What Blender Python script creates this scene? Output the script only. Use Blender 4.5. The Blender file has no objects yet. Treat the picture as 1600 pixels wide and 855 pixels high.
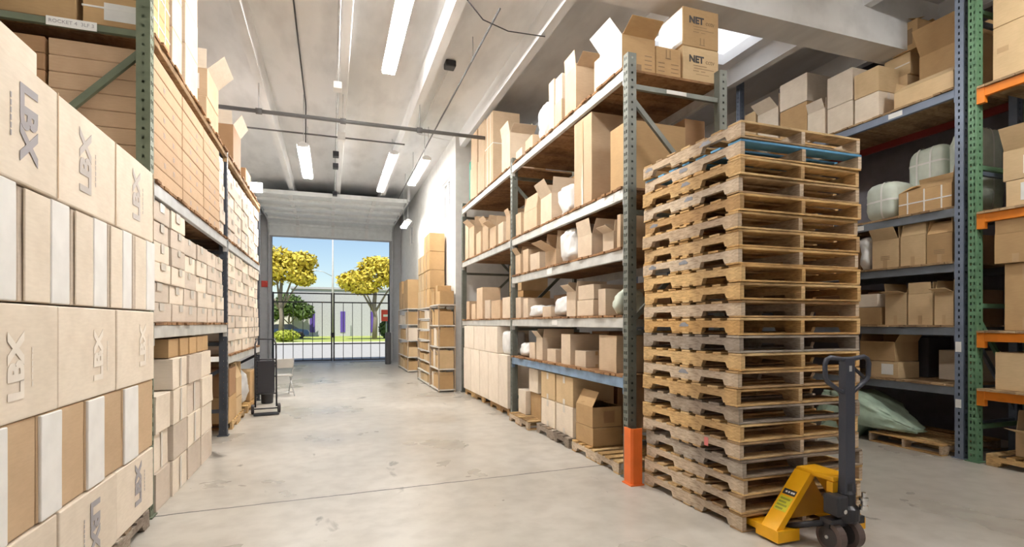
import bpy, math, random
from math import sin, cos, tan, atan, pi, radians as R
from mathutils import Vector, Matrix, noise

random.seed(7)
SC = bpy.context.scene
COL = SC.collection

# ---------------------------------------------------------------- camera model (1600 x 855 frame)
TH = atan(282 / 820.0)            # the camera looks this far to the right of the aisle
EYE = 1.6
def Yp(X, px):                     # aisle distance of a point seen at column px on the plane x = X
    return X / tan(atan((px - 800) / 820.0) + TH)
def Xp(Y, px):                     # the same for a plane y = Y
    return Y * tan(atan((px - 800) / 820.0) + TH)
def Zp(X, Y, py):
    return EYE - (py - 505) * (X * sin(TH) + Y * cos(TH)) / 820.0

# ---------------------------------------------------------------- materials
MATS = {}
def new_mat(name):
    m = bpy.data.materials.new(name); m.use_nodes = True
    nt = m.node_tree
    b = nt.nodes['Principled BSDF']
    MATS[name] = m
    return m, nt, b
def N(nt, t, **kw):
    n = nt.nodes.new(t)
    for k, v in kw.items():
        if k in n.inputs: n.inputs[k].default_value = v
        else: setattr(n, k, v)
    return n
def ramp(nt, stops):
    n = nt.nodes.new('ShaderNodeValToRGB')
    e = n.color_ramp.elements
    while len(e) < len(stops): e.new(0.5)
    for i, (p, c) in enumerate(stops):
        e[i].position = p; e[i].color = (c[0], c[1], c[2], 1)
    return n
def mixrgb(nt, fac, a, b, mode='MIX'):
    n = nt.nodes.new('ShaderNodeMix'); n.data_type = 'RGBA'; n.blend_type = mode
    for sock, v in ((n.inputs[0], fac), (n.inputs[6], a), (n.inputs[7], b)):
        if hasattr(v, 'links'): nt.links.new(v, sock)
        elif isinstance(v, (int, float)): sock.default_value = v
        else: sock.default_value = (v[0], v[1], v[2], 1)
    return n.outputs[2]
def bump(nt, b, height, strength=.2, dist=.01):
    n = N(nt, 'ShaderNodeBump', Strength=strength, Distance=dist)
    nt.links.new(height, n.inputs['Height']); nt.links.new(n.outputs[0], b.inputs['Normal'])

def plain(name, c, rough=.6, metal=0, var=0.0, spec=.4):
    m, nt, b = new_mat(name)
    b.inputs['Roughness'].default_value = rough
    b.inputs['Metallic'].default_value = metal
    b.inputs['Specular IOR Level'].default_value = spec
    tc = N(nt, 'ShaderNodeTexCoord')
    nz = N(nt, 'ShaderNodeTexNoise', Scale=6.0, Detail=4.0)
    nt.links.new(tc.outputs['Object'], nz.inputs['Vector'])
    k = max(var, .06)
    r = ramp(nt, [(.3, [x * (1 - k) for x in c]), (.7, [min(1, x * (1 + k)) for x in c])])
    nt.links.new(nz.outputs[0], r.inputs[0]); nt.links.new(r.outputs[0], b.inputs['Base Color'])
    return m

def kraft(name, c, spread=.16, rough=.75):
    """corrugated board: a tone of its own for each box, fibres, soft scuffs"""
    m, nt, b = new_mat(name)
    b.inputs['Roughness'].default_value = rough
    b.inputs['Specular IOR Level'].default_value = .25
    oi = N(nt, 'ShaderNodeObjectInfo')
    r = ramp(nt, [(0, [x * (1 - spread) for x in c]), (.5, c), (1, [min(.95, x * (1 + spread * .7)) for x in c])])
    nt.links.new(oi.outputs['Random'], r.inputs[0])
    tc = N(nt, 'ShaderNodeTexCoord')
    mp = N(nt, 'ShaderNodeMapping'); mp.inputs['Scale'].default_value = (14, 14, 70)
    nt.links.new(tc.outputs['Object'], mp.inputs[0])
    nz = N(nt, 'ShaderNodeTexNoise', Scale=1.0, Detail=3.0)
    nt.links.new(mp.outputs[0], nz.inputs['Vector'])
    r2 = ramp(nt, [(.35, (.95, .945, .94)), (.65, (1, 1, 1))])
    nt.links.new(nz.outputs[0], r2.inputs[0])
    n3 = N(nt, 'ShaderNodeTexNoise', Scale=5.0, Detail=2.0)
    nt.links.new(tc.outputs['Object'], n3.inputs['Vector'])
    r3 = ramp(nt, [(.3, (.92, .91, .895)), (.6, (1, 1, 1))])
    nt.links.new(n3.outputs[0], r3.inputs[0])
    a = mixrgb(nt, 1.0, r.outputs[0], r2.outputs[0], 'MULTIPLY')
    a = mixrgb(nt, 1.0, a, r3.outputs[0], 'MULTIPLY')
    nt.links.new(a, b.inputs['Base Color'])
    bump(nt, b, n3.outputs[0], .2, .01)
    return m

def wood(name, stops, rough=.8):
    """boards: each loose board its own tone, long grain, knots and grey weathering"""
    m, nt, b = new_mat(name)
    b.inputs['Roughness'].default_value = rough
    b.inputs['Specular IOR Level'].default_value = .2
    ge = N(nt, 'ShaderNodeNewGeometry'); oi = N(nt, 'ShaderNodeObjectInfo')
    ad = N(nt, 'ShaderNodeMath', operation='ADD'); fr = N(nt, 'ShaderNodeMath', operation='FRACT')
    nt.links.new(ge.outputs['Random Per Island'], ad.inputs[0]); nt.links.new(oi.outputs['Random'], ad.inputs[1])
    nt.links.new(ad.outputs[0], fr.inputs[0])
    r = ramp(nt, stops); nt.links.new(fr.outputs[0], r.inputs[0])
    tc = N(nt, 'ShaderNodeTexCoord')
    nz = N(nt, 'ShaderNodeTexNoise', Scale=9.0, Detail=5.0, Distortion=1.2)
    mp = N(nt, 'ShaderNodeMapping'); mp.inputs['Scale'].default_value = (1.2, 1.2, 6)
    nt.links.new(tc.outputs['Object'], mp.inputs[0]); nt.links.new(mp.outputs[0], nz.inputs['Vector'])
    r2 = ramp(nt, [(.3, (.62, .58, .54)), (.6, (1, 1, 1))]); nt.links.new(nz.outputs[0], r2.inputs[0])
    n3 = N(nt, 'ShaderNodeTexNoise', Scale=2.3, Detail=3.0); nt.links.new(tc.outputs['Object'], n3.inputs['Vector'])
    r3 = ramp(nt, [(.36, (.62, .6, .6)), (.52, (1, 1, 1))]); nt.links.new(n3.outputs[0], r3.inputs[0])
    a = mixrgb(nt, 1.0, r.outputs[0], r2.outputs[0], 'MULTIPLY')
    a = mixrgb(nt, 1.0, a, r3.outputs[0], 'MULTIPLY')
    nt.links.new(a, b.inputs['Base Color'])
    bump(nt, b, nz.outputs[0], .3, .004)
    return m

def emit(name, c, s):
    m, nt, b = new_mat(name)
    b.inputs['Base Color'].default_value = (.9, .9, .9, 1)
    b.inputs['Emission Color'].default_value = (c[0], c[1], c[2], 1)
    b.inputs['Emission Strength'].default_value = s
    return m

K = kraft('kraft_board', (.55, .365, .185))
KM = kraft('pale_brown_board', (.57, .42, .28))
KN = kraft('buff_board', (.70, .575, .44), .1)
KM2 = kraft('mid_buff_board', (.63, .48, .33), .1)
KD = kraft('brown_kraft_board', (.42, .25, .135))
KL = kraft('light_kraft_board', (.66, .49, .29), .1)
KP = kraft('cream_board', (.86, .76, .64), .05)
KQ = kraft('pale_kraft_board', (.70, .605, .515), .09)
KF = kraft('flat_carton_board', (.55, .385, .25), .06)
KW = kraft('white_board', (.80, .70, .58), .09)
KT = kraft('tan_strip_board', (.62, .45, .29), .08)
TAPE = plain('brown_packing_tape', (.50, .34, .19), .3)
CTAPE = plain('clear_packing_tape', (.78, .72, .64), .18, spec=.6)
PAPER = plain('white_paper', (.84, .84, .82), .7)
INK = plain('grey_ink', (.40, .38, .40), .7)
INKK = plain('black_ink', (.06, .055, .055), .7)
INKP = plain('faded_ink', (.58, .53, .50), .7)
INKV = plain('very_faded_ink', (.88, .81, .72), .7)
INKB = plain('brown_ink', (.27, .18, .10), .7)
FOAM = plain('white_foam_wrap', (.88, .87, .85), .6)
BAG = plain('white_plastic_bag', (.82, .82, .82), .35, var=.12)
SACK = plain('pale_green_woven_sack', (.62, .68, .60), .5, var=.12)
GBAG = plain('green_plastic_bag', (.42, .55, .44), .3, var=.2)
STRAP = plain('white_strapping', (.85, .85, .82), .4)
GALV = plain('galvanised_steel', (.56, .57, .58), .42, .35, .12)
BEAMW = plain('worn_light_grey_paint', (.62, .62, .60), .4, .2, .15)
BEAMB = plain('worn_blue_paint', (.22, .32, .46), .5, .1, .25)
POSTG = plain('grey_green_paint', (.15, .16, .14), .5, .1, .2)
POSTD = plain('dark_navy_paint', (.055, .065, .085), .5, .1, .2)
OLIVE = plain('olive_green_paint', (.135, .16, .105), .5, 0, .15)
BLUEG = plain('blue_grey_paint', (.19, .23, .31), .45, .1, .12)
BEAMD = plain('slate_grey_paint', (.17, .19, .22), .5, .1, .15)
GREEN = plain('green_paint', (.13, .26, .15), .5, 0, .12)
ORANGE = plain('orange_paint', (.80, .24, .02), .5, 0, .1)
GUARD = plain('orange_red_guard_paint', (.80, .17, .03), .4, 0, .08)
YELLOW = plain('yellow_paint', (.86, .43, .01), .35, 0, .06)
BLACK = plain('black_steel', (.035, .035, .042), .42, .2)
RUBBER = plain('dark_rubber', (.05, .042, .042), .6)
TREAD = plain('brown_polyurethane_tread', (.12, .085, .075), .55)
CHROME = plain('chrome', (.75, .75, .75), .2, 1)
STICK = plain('lime_sticker', (.62, .58, .03), .5)
RED = plain('red_paint', (.62, .06, .04), .5)
TEAL = plain('teal_green_sheet', (.0, .20, .13), .5)
GREYP = plain('grey_painted_wall', (.42, .43, .45), .7, 0, .05)
WHITEP = plain('white_painted_wall', (.76, .75, .73), .75, 0, .04)
DARKW = plain('shade_toned_wall', (.20, .19, .215), .8, 0, .1)  # wall colour darkened to stand for the unlit space behind the rack
CEILP = None
WOODP = wood('pallet_timber', [(0, (.50, .31, .145)), (.3, (.63, .42, .20)), (.55, (.70, .50, .27)), (.8, (.56, .37, .19)), (1, (.42, .29, .17))])
WOODF = wood('fresh_pallet_timber', [(0, (.66, .41, .17)), (.4, (.76, .50, .22)), (.7, (.78, .56, .29)), (1, (.60, .37, .15))])
WOODG = wood('weathered_pallet_timber', [(0, (.30, .24, .19)), (.35, (.42, .36, .30)), (.7, (.50, .44, .37)), (1, (.36, .27, .19))])
WOODW = wood('pale_stringer_timber', [(0, (.62, .50, .37)), (.5, (.72, .60, .46)), (1, (.58, .44, .30))])
DECKW = wood('brown_decking', [(0, (.30, .165, .08)), (.4, (.38, .215, .105)), (.7, (.34, .19, .095)), (1, (.27, .15, .08))])
DECKM = wood('tan_decking', [(0, (.40, .27, .15)), (.5, (.50, .35, .20)), (1, (.34, .22, .12))])
DECKL = wood('light_decking', [(0, (.50, .35, .20)), (.5, (.62, .46, .28)), (1, (.44, .30, .18))])
BLUEW = plain('blue_painted_timber', (.10, .30, .52), .7, 0, .2)
GREYSPRAY = plain('grey_spray_paint', (.22, .23, .26), .8, 0, .3)
TUBE = emit('fluorescent_tube', (1, .965, .91), 100)
TUBEH = emit('bright_fluorescent_tube', (1, .965, .91), 150)
TUBES = emit('soft_fluorescent_tube', (1, .965, .91), 42)
TUBED = emit('dim_fluorescent_tube', (1, .955, .89), 14)  # dimmed tubes of the added lamps at the camera end
OPAL = plain('unlit_opal_tube', (.85, .85, .84), .4)
FIX = plain('white_enamel', (.8, .8, .8), .4)
# floor: worn concrete with a saw joint, stains and scuffs
def floor_mat():
    m, nt, b = new_mat('worn_concrete')
    geo = N(nt, 'ShaderNodeNewGeometry')
    n1 = N(nt, 'ShaderNodeTexNoise', Scale=.55, Detail=6.0); n2 = N(nt, 'ShaderNodeTexNoise', Scale=5.0, Detail=6.0)
    n3 = N(nt, 'ShaderNodeTexNoise', Scale=1.6, Detail=4.0, Distortion=.6)
    mp = N(nt, 'ShaderNodeMapping'); mp.inputs['Scale'].default_value = (1.6, .8, 1)
    nt.links.new(geo.outputs['Position'], mp.inputs[0])
    nt.links.new(geo.outputs['Position'], n1.inputs['Vector']); nt.links.new(geo.outputs['Position'], n2.inputs['Vector'])
    nt.links.new(mp.outputs[0], n3.inputs['Vector'])
    c1 = ramp(nt, [(.3, (.45, .42, .37)), (.55, (.54, .51, .46)), (.75, (.62, .59, .545))]); nt.links.new(n1.outputs[0], c1.inputs[0])
    c2 = ramp(nt, [(.3, (.84, .83, .82)), (.6, (1, 1, 1))]); nt.links.new(n2.outputs[0], c2.inputs[0])
    c3 = ramp(nt, [(.262, (.34, .33, .32)), (.312, (1, 1, 1))]); nt.links.new(n3.outputs[0], c3.inputs[0])
    a = mixrgb(nt, 1.0, c1.outputs[0], c2.outputs[0], 'MULTIPLY'); a = mixrgb(nt, 1.0, a, c3.outputs[0], 'MULTIPLY')
    sep = N(nt, 'ShaderNodeSeparateXYZ'); nt.links.new(geo.outputs['Position'], sep.inputs[0])
    def M(op, x, y=None):
        n = N(nt, 'ShaderNodeMath', operation=op)
        for i, v in enumerate((x, y)):
            if v is None: continue
            if hasattr(v, 'links'): nt.links.new(v, n.inputs[i])
            else: n.inputs[i].default_value = v
        return n.outputs[0]
    for y0, slope, w in ((5.13, .045, .011), (14.2, .0, .008), (-1.2, 0, .01)):
        d = M('SUBTRACT', sep.outputs[1], M('ADD', y0, M('MULTIPLY', sep.outputs[0], slope)))
        d = M('ABSOLUTE', M('ADD', d, M('MULTIPLY', M('SUBTRACT', n2.outputs[0], .5), .05)))
        f = M('LESS_THAN', d, w)
        a = mixrgb(nt, f, a, (.09, .085, .08))
    nt.links.new(a, b.inputs['Base Color'])
    rr = ramp(nt, [(.3, (.22,) * 3), (.7, (.44,) * 3)]); nt.links.new(n1.outputs[0], rr.inputs[0])
    nt.links.new(rr.outputs[0], b.inputs['Roughness'])
    b.inputs['Specular IOR Level'].default_value = .45
    bump(nt, b, n2.outputs[0], .08, .004)
    return m
FLOORM = floor_mat()
def ceil_mat():
    m, nt, b = new_mat('painted_concrete_ceiling')
    geo = N(nt, 'ShaderNodeNewGeometry')
    n1 = N(nt, 'ShaderNodeTexNoise', Scale=.7, Detail=5.0); n2 = N(nt, 'ShaderNodeTexNoise', Scale=3.0, Detail=5.0)
    mp = N(nt, 'ShaderNodeMapping'); mp.inputs['Scale'].default_value = (1, .35, 1)
    nt.links.new(geo.outputs['Position'], mp.inputs[0])
    nt.links.new(mp.outputs[0], n1.inputs['Vector']); nt.links.new(mp.outputs[0], n2.inputs['Vector'])
    c1 = ramp(nt, [(.35, (.76, .77, .785)), (.6, (.86, .87, .885))]); nt.links.new(n1.outputs[0], c1.inputs[0])
    c2 = ramp(nt, [(.3, (.86, .86, .86)), (.55, (1, 1, 1))]); nt.links.new(n2.outputs[0], c2.inputs[0])
    nt.links.new(mixrgb(nt, 1.0, c1.outputs[0], c2.outputs[0], 'MULTIPLY'), b.inputs['Base Color'])
    b.inputs['Roughness'].default_value = .8
    return m
CEILP = ceil_mat()

# ---------------------------------------------------------------- mesh builder
class MB:
    def __init__(s): s.v = []; s.f = []; s.sm = []
    def add(s, vs, fs, smooth=False, M=None):
        o = len(s.v)
        s.v += [tuple(M @ Vector(p)) if M else tuple(p) for p in vs]
        s.f += [tuple(i + o for i in f) for f in fs]; s.sm += [smooth] * len(fs)
        return s
    def box(s, x0, x1, y0, y1, z0, z1, M=None):
        return s.add([(x0, y0, z0), (x1, y0, z0), (x1, y1, z0), (x0, y1, z0), (x0, y0, z1), (x1, y0, z1), (x1, y1, z1), (x0, y1, z1)],
                     [(0, 3, 2, 1), (4, 5, 6, 7), (0, 1, 5, 4), (1, 2, 6, 5), (2, 3, 7, 6), (3, 0, 4, 7)], M=M)
    def bbox(s, x0, x1, y0, y1, z0, z1, b=.004, M=None):
        """box with chamfered edges"""
        return s.grid(x1 - x0, y1 - y0, z1 - z0, b, 1, 0, 0, Vector(((x0 + x1) / 2, (y0 + y1) / 2, z0)), M)
    def grid(s, w, l, h, e, n, amp, seed, off=Vector((0, 0, 0)), M=None):
        """rounded box on a w x l base, faces dented inwards by up to amp"""
        def cuts(d): return [0, e] + [e + (d - 2 * e) * i / n for i in range(1, n)] + [d - e, d]
        cx, cy, cz = cuts(w), cuts(l), cuts(h)
        idx = {}; vs = []; fs = []
        nx = len(cx) - 1
        def vid(i, j, k):
            key = (i, j, k)
            if key in idx: return idx[key]
            x, y, z = cx[i], cy[j], cz[k]
            ext = [(i in (0, nx)), (j in (0, nx)), (k in (0, nx))]
            if sum(ext) >= 2:
                q = e * .3 if sum(ext) == 2 else e * .42
                if ext[0]: x += q if i == 0 else -q
                if ext[1]: y += q if j == 0 else -q
                if ext[2]: z += q if k == 0 else -q
            if amp:
                p = Vector((x * 4 + seed * 3.1, y * 4 + seed * 1.7, z * 4 + seed))
                a = amp * (.5 + .5 * noise.noise(p)); a2 = amp * (.5 + .5 * noise.noise(p + Vector((9, 5, 2))))
                if i == 0: x += a
                elif i == nx: x -= a
                if j == 0: y += a2
                elif j == nx: y -= a2
                if k == nx: z -= a * .8
            vs.append((x - w / 2 + off.x, y - l / 2 + off.y, z + off.z)); idx[key] = len(vs) - 1
            return idx[key]
        for i in range(nx):
            for j in range(nx):
                fs.append((vid(i, j, 0), vid(i, j + 1, 0), vid(i + 1, j + 1, 0), vid(i + 1, j, 0)))
                fs.append((vid(i, j, nx), vid(i + 1, j, nx), vid(i + 1, j + 1, nx), vid(i, j + 1, nx)))
                fs.append((vid(i, 0, j), vid(i + 1, 0, j), vid(i + 1, 0, j + 1), vid(i, 0, j + 1)))
                fs.append((vid(i, nx, j), vid(i, nx, j + 1), vid(i + 1, nx, j + 1), vid(i + 1, nx, j)))
                fs.append((vid(0, i, j), vid(0, i, j + 1), vid(0, i + 1, j + 1), vid(0, i + 1, j)))
                fs.append((vid(nx, i, j), vid(nx, i + 1, j), vid(nx, i + 1, j + 1), vid(nx, i, j + 1)))
        return s.add(vs, fs, False, M)
    def bar(s, a, b, w, h, up=(0, 0, 1)):
        """rectangular bar from a to b, w across, h along up"""
        a = Vector(a); b = Vector(b); d = (b - a); L = d.length; d.normalize()
        u = Vector(up); x = d.cross(u)
        if x.length < 1e-4: x = d.cross(Vector((1, 0, 0)))
        x.normalize(); z = x.cross(d)
        M = Matrix((x, d, z)).transposed().to_4x4(); M.translation = a
        return s.box(-w / 2, w / 2, 0, L, -h / 2, h / 2, M)
    def tube(s, pts, r, n=8, closed=False, caps=True):
        pts = [Vector(p) for p in pts]; m = len(pts); rings = []
        rad = r if isinstance(r, (list, tuple)) else [r] * m
        x = None; vs = []; fs = []
        for i, p in enumerate(pts):
            if closed: d = pts[(i + 1) % m] - pts[i - 1]
            else: d = pts[min(i + 1, m - 1)] - pts[max(i - 1, 0)]
            d.normalize()
            if x is None:
                x = d.orthogonal().normalized()
            else:
                x = (x - d * x.dot(d)).normalized()
            y = d.cross(x)
            for k in range(n):
                t = 2 * pi * k / n
                vs.append(p + (x * cos(t) + y * sin(t)) * rad[i])
        for i in range(m if closed else m - 1):
            for k in range(n):
                a = i * n + k; b = i * n + (k + 1) % n; c = ((i + 1) % m) * n
                fs.append((a, b, c + (k + 1) % n, c + k))
        if caps and not closed:
            fs.append(tuple(range(n - 1, -1, -1))); fs.append(tuple((m - 1) * n + k for k in range(n)))
        return s.add(vs, fs, True)
    def lathe(s, prof, n=20, M=None):
        """profile (radius, height) turned about z"""
        vs = []; fs = []; m = len(prof)
        for (r, z) in prof:
            for k in range(n): vs.append((r * cos(2 * pi * k / n), r * sin(2 * pi * k / n), z))
        for i in range(m - 1):
            for k in range(n): fs.append((i * n + k, i * n + (k + 1) % n, (i + 1) * n + (k + 1) % n, (i + 1) * n + k))
        fs.append(tuple(range(n - 1, -1, -1))); fs.append(tuple((m - 1) * n + k for k in range(n)))
        return s.add(vs, fs, False, M)
    def prism(s, poly, y0, y1, M=None):
        """polygon in x-z pushed from y0 to y1"""
        n = len(poly)
        vs = [(p[0], y0, p[1]) for p in poly] + [(p[0], y1, p[1]) for p in poly]
        fs = [tuple(range(n)), tuple(range(2 * n - 1, n - 1, -1))]
        for i in range(n): fs.append((i, i + n, (i + 1) % n + n, (i + 1) % n))
        return s.add(vs, fs, False, M)
    def build(s, name, mat, parent=None, loc=None, rz=0):
        me = bpy.data.meshes.new(name)
        me.from_pydata(s.v, [], s.f)
        me.polygons.foreach_set('use_smooth', s.sm)
        me.materials.append(mat); me.update()
        o = bpy.data.objects.new(name, me); COL.objects.link(o)
        if parent: o.parent = parent
        if loc is not None: o.location = loc
        if rz: o.rotation_euler.z = rz
        return o
def tag(o, label=None, cat=None, group=None, kind=None):
    if label: o['label'] = label
    if cat: o['category'] = cat
    if group: o['group'] = group
    if kind: o['kind'] = kind
    return o
def thing(name, label, cat, loc=(0, 0, 0), rz=0, group=None):
    o = bpy.data.objects.new(name, None); COL.objects.link(o)
    o.empty_display_size = .2; o.location = loc; o.rotation_euler.z = rz
    return tag(o, label, cat, group)
def struct(o, label=None): return tag(o, label, None, None, 'structure')
def copy_tree(o, parent=None):
    c = o.copy(); COL.objects.link(c)
    if parent: c.parent = parent; c.matrix_parent_inverse = o.matrix_parent_inverse
    for ch in list(o.children): copy_tree(ch, c)
    return c
ORD = ['', 'first', 'second', 'third', 'fourth', 'fifth', 'sixth', 'seventh', 'eighth', 'ninth', 'tenth', 'eleventh', 'twelfth', 'thirteenth',
       'fourteenth', 'fifteenth', 'sixteenth', 'seventeenth', 'eighteenth', 'nineteenth', 'twentieth', 'twenty-first', 'twenty-second', 'twenty-third', 'twenty-fourth']
# writing turned into thin mesh letters; M places the x-y text plane
TXT = {}
def lettering(txt, size, mat, parent, M, bold=0.0, name='lettering', sx=1.0):
    key = (txt, size, bold)
    if key not in TXT:
        cu = bpy.data.curves.new('txt', 'FONT'); cu.body = txt; cu.size = size; cu.offset = bold; cu.extrude = .0006
        cu.align_x = 'CENTER'; cu.align_y = 'CENTER'; cu.resolution_u = 3
        t = bpy.data.objects.new('txt', cu); COL.objects.link(t)
        me = bpy.data.meshes.new_from_object(t.evaluated_get(bpy.context.evaluated_depsgraph_get()))
        bpy.data.objects.remove(t); bpy.data.curves.remove(cu)
        TXT[key] = [([tuple(v.co) for v in me.vertices]), [tuple(p.vertices) for p in me.polygons]]
        bpy.data.meshes.remove(me)
    b = MB(); b.add([(x * sx, y, z) for x, y, z in TXT[key][0]], TXT[key][1], False, M)
    return b.build(name, mat, parent)
def face_M(side, w, l, h, u=.5, v=.5, rot=0, off=.0012):
    """matrix that lays x-y text on a face of a w x l x h box standing at the origin: u along, v up"""
    if side == '-y': A = Matrix(((1, 0, 0), (0, 0, -1), (0, 1, 0))); p = Vector((-w / 2 + w * u, -l / 2 - off, h * v))
    elif side == '+x': A = Matrix(((0, 0, 1), (1, 0, 0), (0, 1, 0))); p = Vector((w / 2 + off, -l / 2 + l * u, h * v))
    elif side == '-x': A = Matrix(((0, 0, -1), (-1, 0, 0), (0, 1, 0))); p = Vector((-w / 2 - off, l / 2 - l * u, h * v))
    M = (A @ Matrix.Rotation(rot, 3, 'Z')).to_4x4(); M.translation = p
    return M
def patch(side, w, l, h, u0, u1, v0, v1, t=.0012, mb=None):
    """thin sheet on a box face; u from the left as one faces it"""
    b = mb or MB()
    M = face_M(side, w, l, h, 0, 0, 0, 0.0004)
    L = w if side == '-y' else l
    b.box(u0 * L, u1 * L, v0 * h, v1 * h, 0, t, M)
    return b
def print_lines(side, w, l, h, rects, mat, parent, name='printing'):
    b = MB()
    for r in rects: patch(side, w, l, h, *r, t=.0006, mb=b)
    return b.build(name, mat, parent)

# ---------------------------------------------------------------- boxes
SEED = [0]
def carton(x0, x1, y0, y1, z0, z1, mat, label, group=None, tape=None, sheet=None, amp=.005, rz=0, cat='carton', name='carton', tmat=None, fine=2):
    """closed carton filling the given bounds; tape: faces with a tape run; sheet: (face,u0,u1,v0,v1) paper label"""
    SEED[0] += 1
    w, l, h = x1 - x0, y1 - y0, z1 - z0
    b = MB().grid(w, l, h, min(.008, w * .1, l * .1, h * .1), fine, amp, SEED[0])
    o = b.build(name, mat, None, ((x0 + x1) / 2, (y0 + y1) / 2, z0), rz)
    tag(o, label, cat, group)
    for f in (tape or ()):
        if f.endswith('h'): patch(f[:2], w, l, h, .02, .98, .47, .53).build('tape', tmat or TAPE, o)
        elif f.endswith('v'): patch(f[:2], w, l, h, .45, .55, .02, .98).build('tape', tmat or TAPE, o)
        elif f.endswith('e'):
            patch(f[:2], w, l, h, .44, .56, .74, .985).build('tape', tmat or TAPE, o)
            patch(f[:2], w, l, h, .44, .56, .015, .2).build('tape', tmat or TAPE, o)
        else: patch(f[:2], w, l, h, .44, .56, .70, .985).build('tape', tmat or TAPE, o)
    if sheet:
        s = patch(*((sheet[0], w, l, h) + tuple(sheet[1:]))).build('paper_label', PAPER, o)
    return o
def open_carton(x0, x1, y0, y1, z0, z1, mat, label, group=None, flaps=(55, 100, 85, 70), fl=None, tape=None, sheet=None, name='open_carton', rz=0, fmat=None):
    """carton with its lid flaps up: body of walls and floor, flaps hinged on the rim.
    flaps: how far the -x, +x, -y, +y flaps are folded open (0 shut, 90 upright, 180 hanging), None = no flap"""
    w, l, h = x1 - x0, y1 - y0, z1 - z0
    t = .006
    b = MB()
    O = [(-w / 2, -l / 2), (w / 2, -l / 2), (w / 2, l / 2), (-w / 2, l / 2)]; I = [(-w / 2 + t, -l / 2 + t), (w / 2 - t, -l / 2 + t), (w / 2 - t, l / 2 - t), (-w / 2 + t, l / 2 - t)]
    bul = .006
    vs = [(x, y, 0) for x, y in O] + [(x, y, h) for x, y in O] + [(x, y, h) for x, y in I] + [(x, y, t) for x, y in I]
    fs = [(0, 3, 2, 1), (12, 13, 14, 15)]
    for i in range(4):
        j = (i + 1) % 4
        fs += [(i, j, 4 + j, 4 + i), (4 + i, 4 + j, 8 + j, 8 + i), (8 + i, 8 + j, 12 + j, 12 + i)]
    b.add(vs, fs)
    o = b.build(name, mat, None, ((x0 + x1) / 2, (y0 + y1) / 2, z0), rz)
    tag(o, label, 'open carton', group)
    fx = fl or min(.24, w * .5, l * .5)
    for side, ang in zip(('-x', '+x', '-y', '+y'), flaps):
        if ang is None: continue
        if side[1] == 'x': L, sg = l, (-1 if side[0] == '-' else 1)
        else: L, sg = w, (-1 if side[0] == '-' else 1)
        a = R(ang); q = .004
        f = MB()
        # flap drawn in a plane: starts on the rim, goes inwards at angle 0, up at 90, outwards at 180
        dx, dz = -cos(a) * sg, sin(a)
        nx, nz = sin(a) * sg * q, cos(a) * q
        p0 = (sg * ((w if side[1] == 'x' else l) / 2 - .003), h + .0015)
        p1 = (p0[0] + dx * fx, p0[1] + dz * fx)
        prof = [p0, p1, (p1[0] + nx, p1[1] + nz), (p0[0] + nx, p0[1] + nz)]
        hl = L / 2 - .008
        pts = []
        for s_ in (-hl, hl):
            for k, (u, z) in enumerate(prof):
                ss = s_ * (.97 if k in (1, 2) else 1)
                pts.append((u, ss, z) if side[1] == 'x' else (ss, u, z))
        f.add(pts, [(0, 1, 2, 3), (7, 6, 5, 4), (0, 4, 5, 1), (1, 5, 6, 2), (2, 6, 7, 3), (3, 7, 4, 0)])
        f.build('flap', fmat or mat, o)
    for f in (tape or ()): patch(f[:2], w, l, h, .42, .58, .02, .3).build('tape', TAPE, o)
    if sheet: patch(*((sheet[0], w, l, h) + tuple(sheet[1:]))).build('paper_label', PAPER, o)
    return o
def sup(u, v, w, l, h, e, seed, amp, fn=None, off=0.0):
    """point of a pillow-like body: u around, v from base to crown"""
    def sp(x, p): return math.copysign(abs(x) ** p, x)
    ph = (v - .5) * pi
    cx, sz = sp(cos(ph), e), sp(sin(ph), e)
    x = sp(cos(u), e) * cx * (w / 2 + off); y = sp(sin(u), e) * cx * (l / 2 + off); z = h / 2 + sz * (h / 2 + off)
    if amp:
        p = Vector((x * 6 + seed, y * 6 + seed * 2, z * 6))
        k = amp * (noise.noise(p) + .6 * noise.noise(p * 2.7))
        x += x / w * 2 * k; y += y / l * 2 * k; z += k * .6 * v
    if fn: x, y, z = fn(x, y, z)
    return (x, y, max(z, 0.0))
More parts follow.
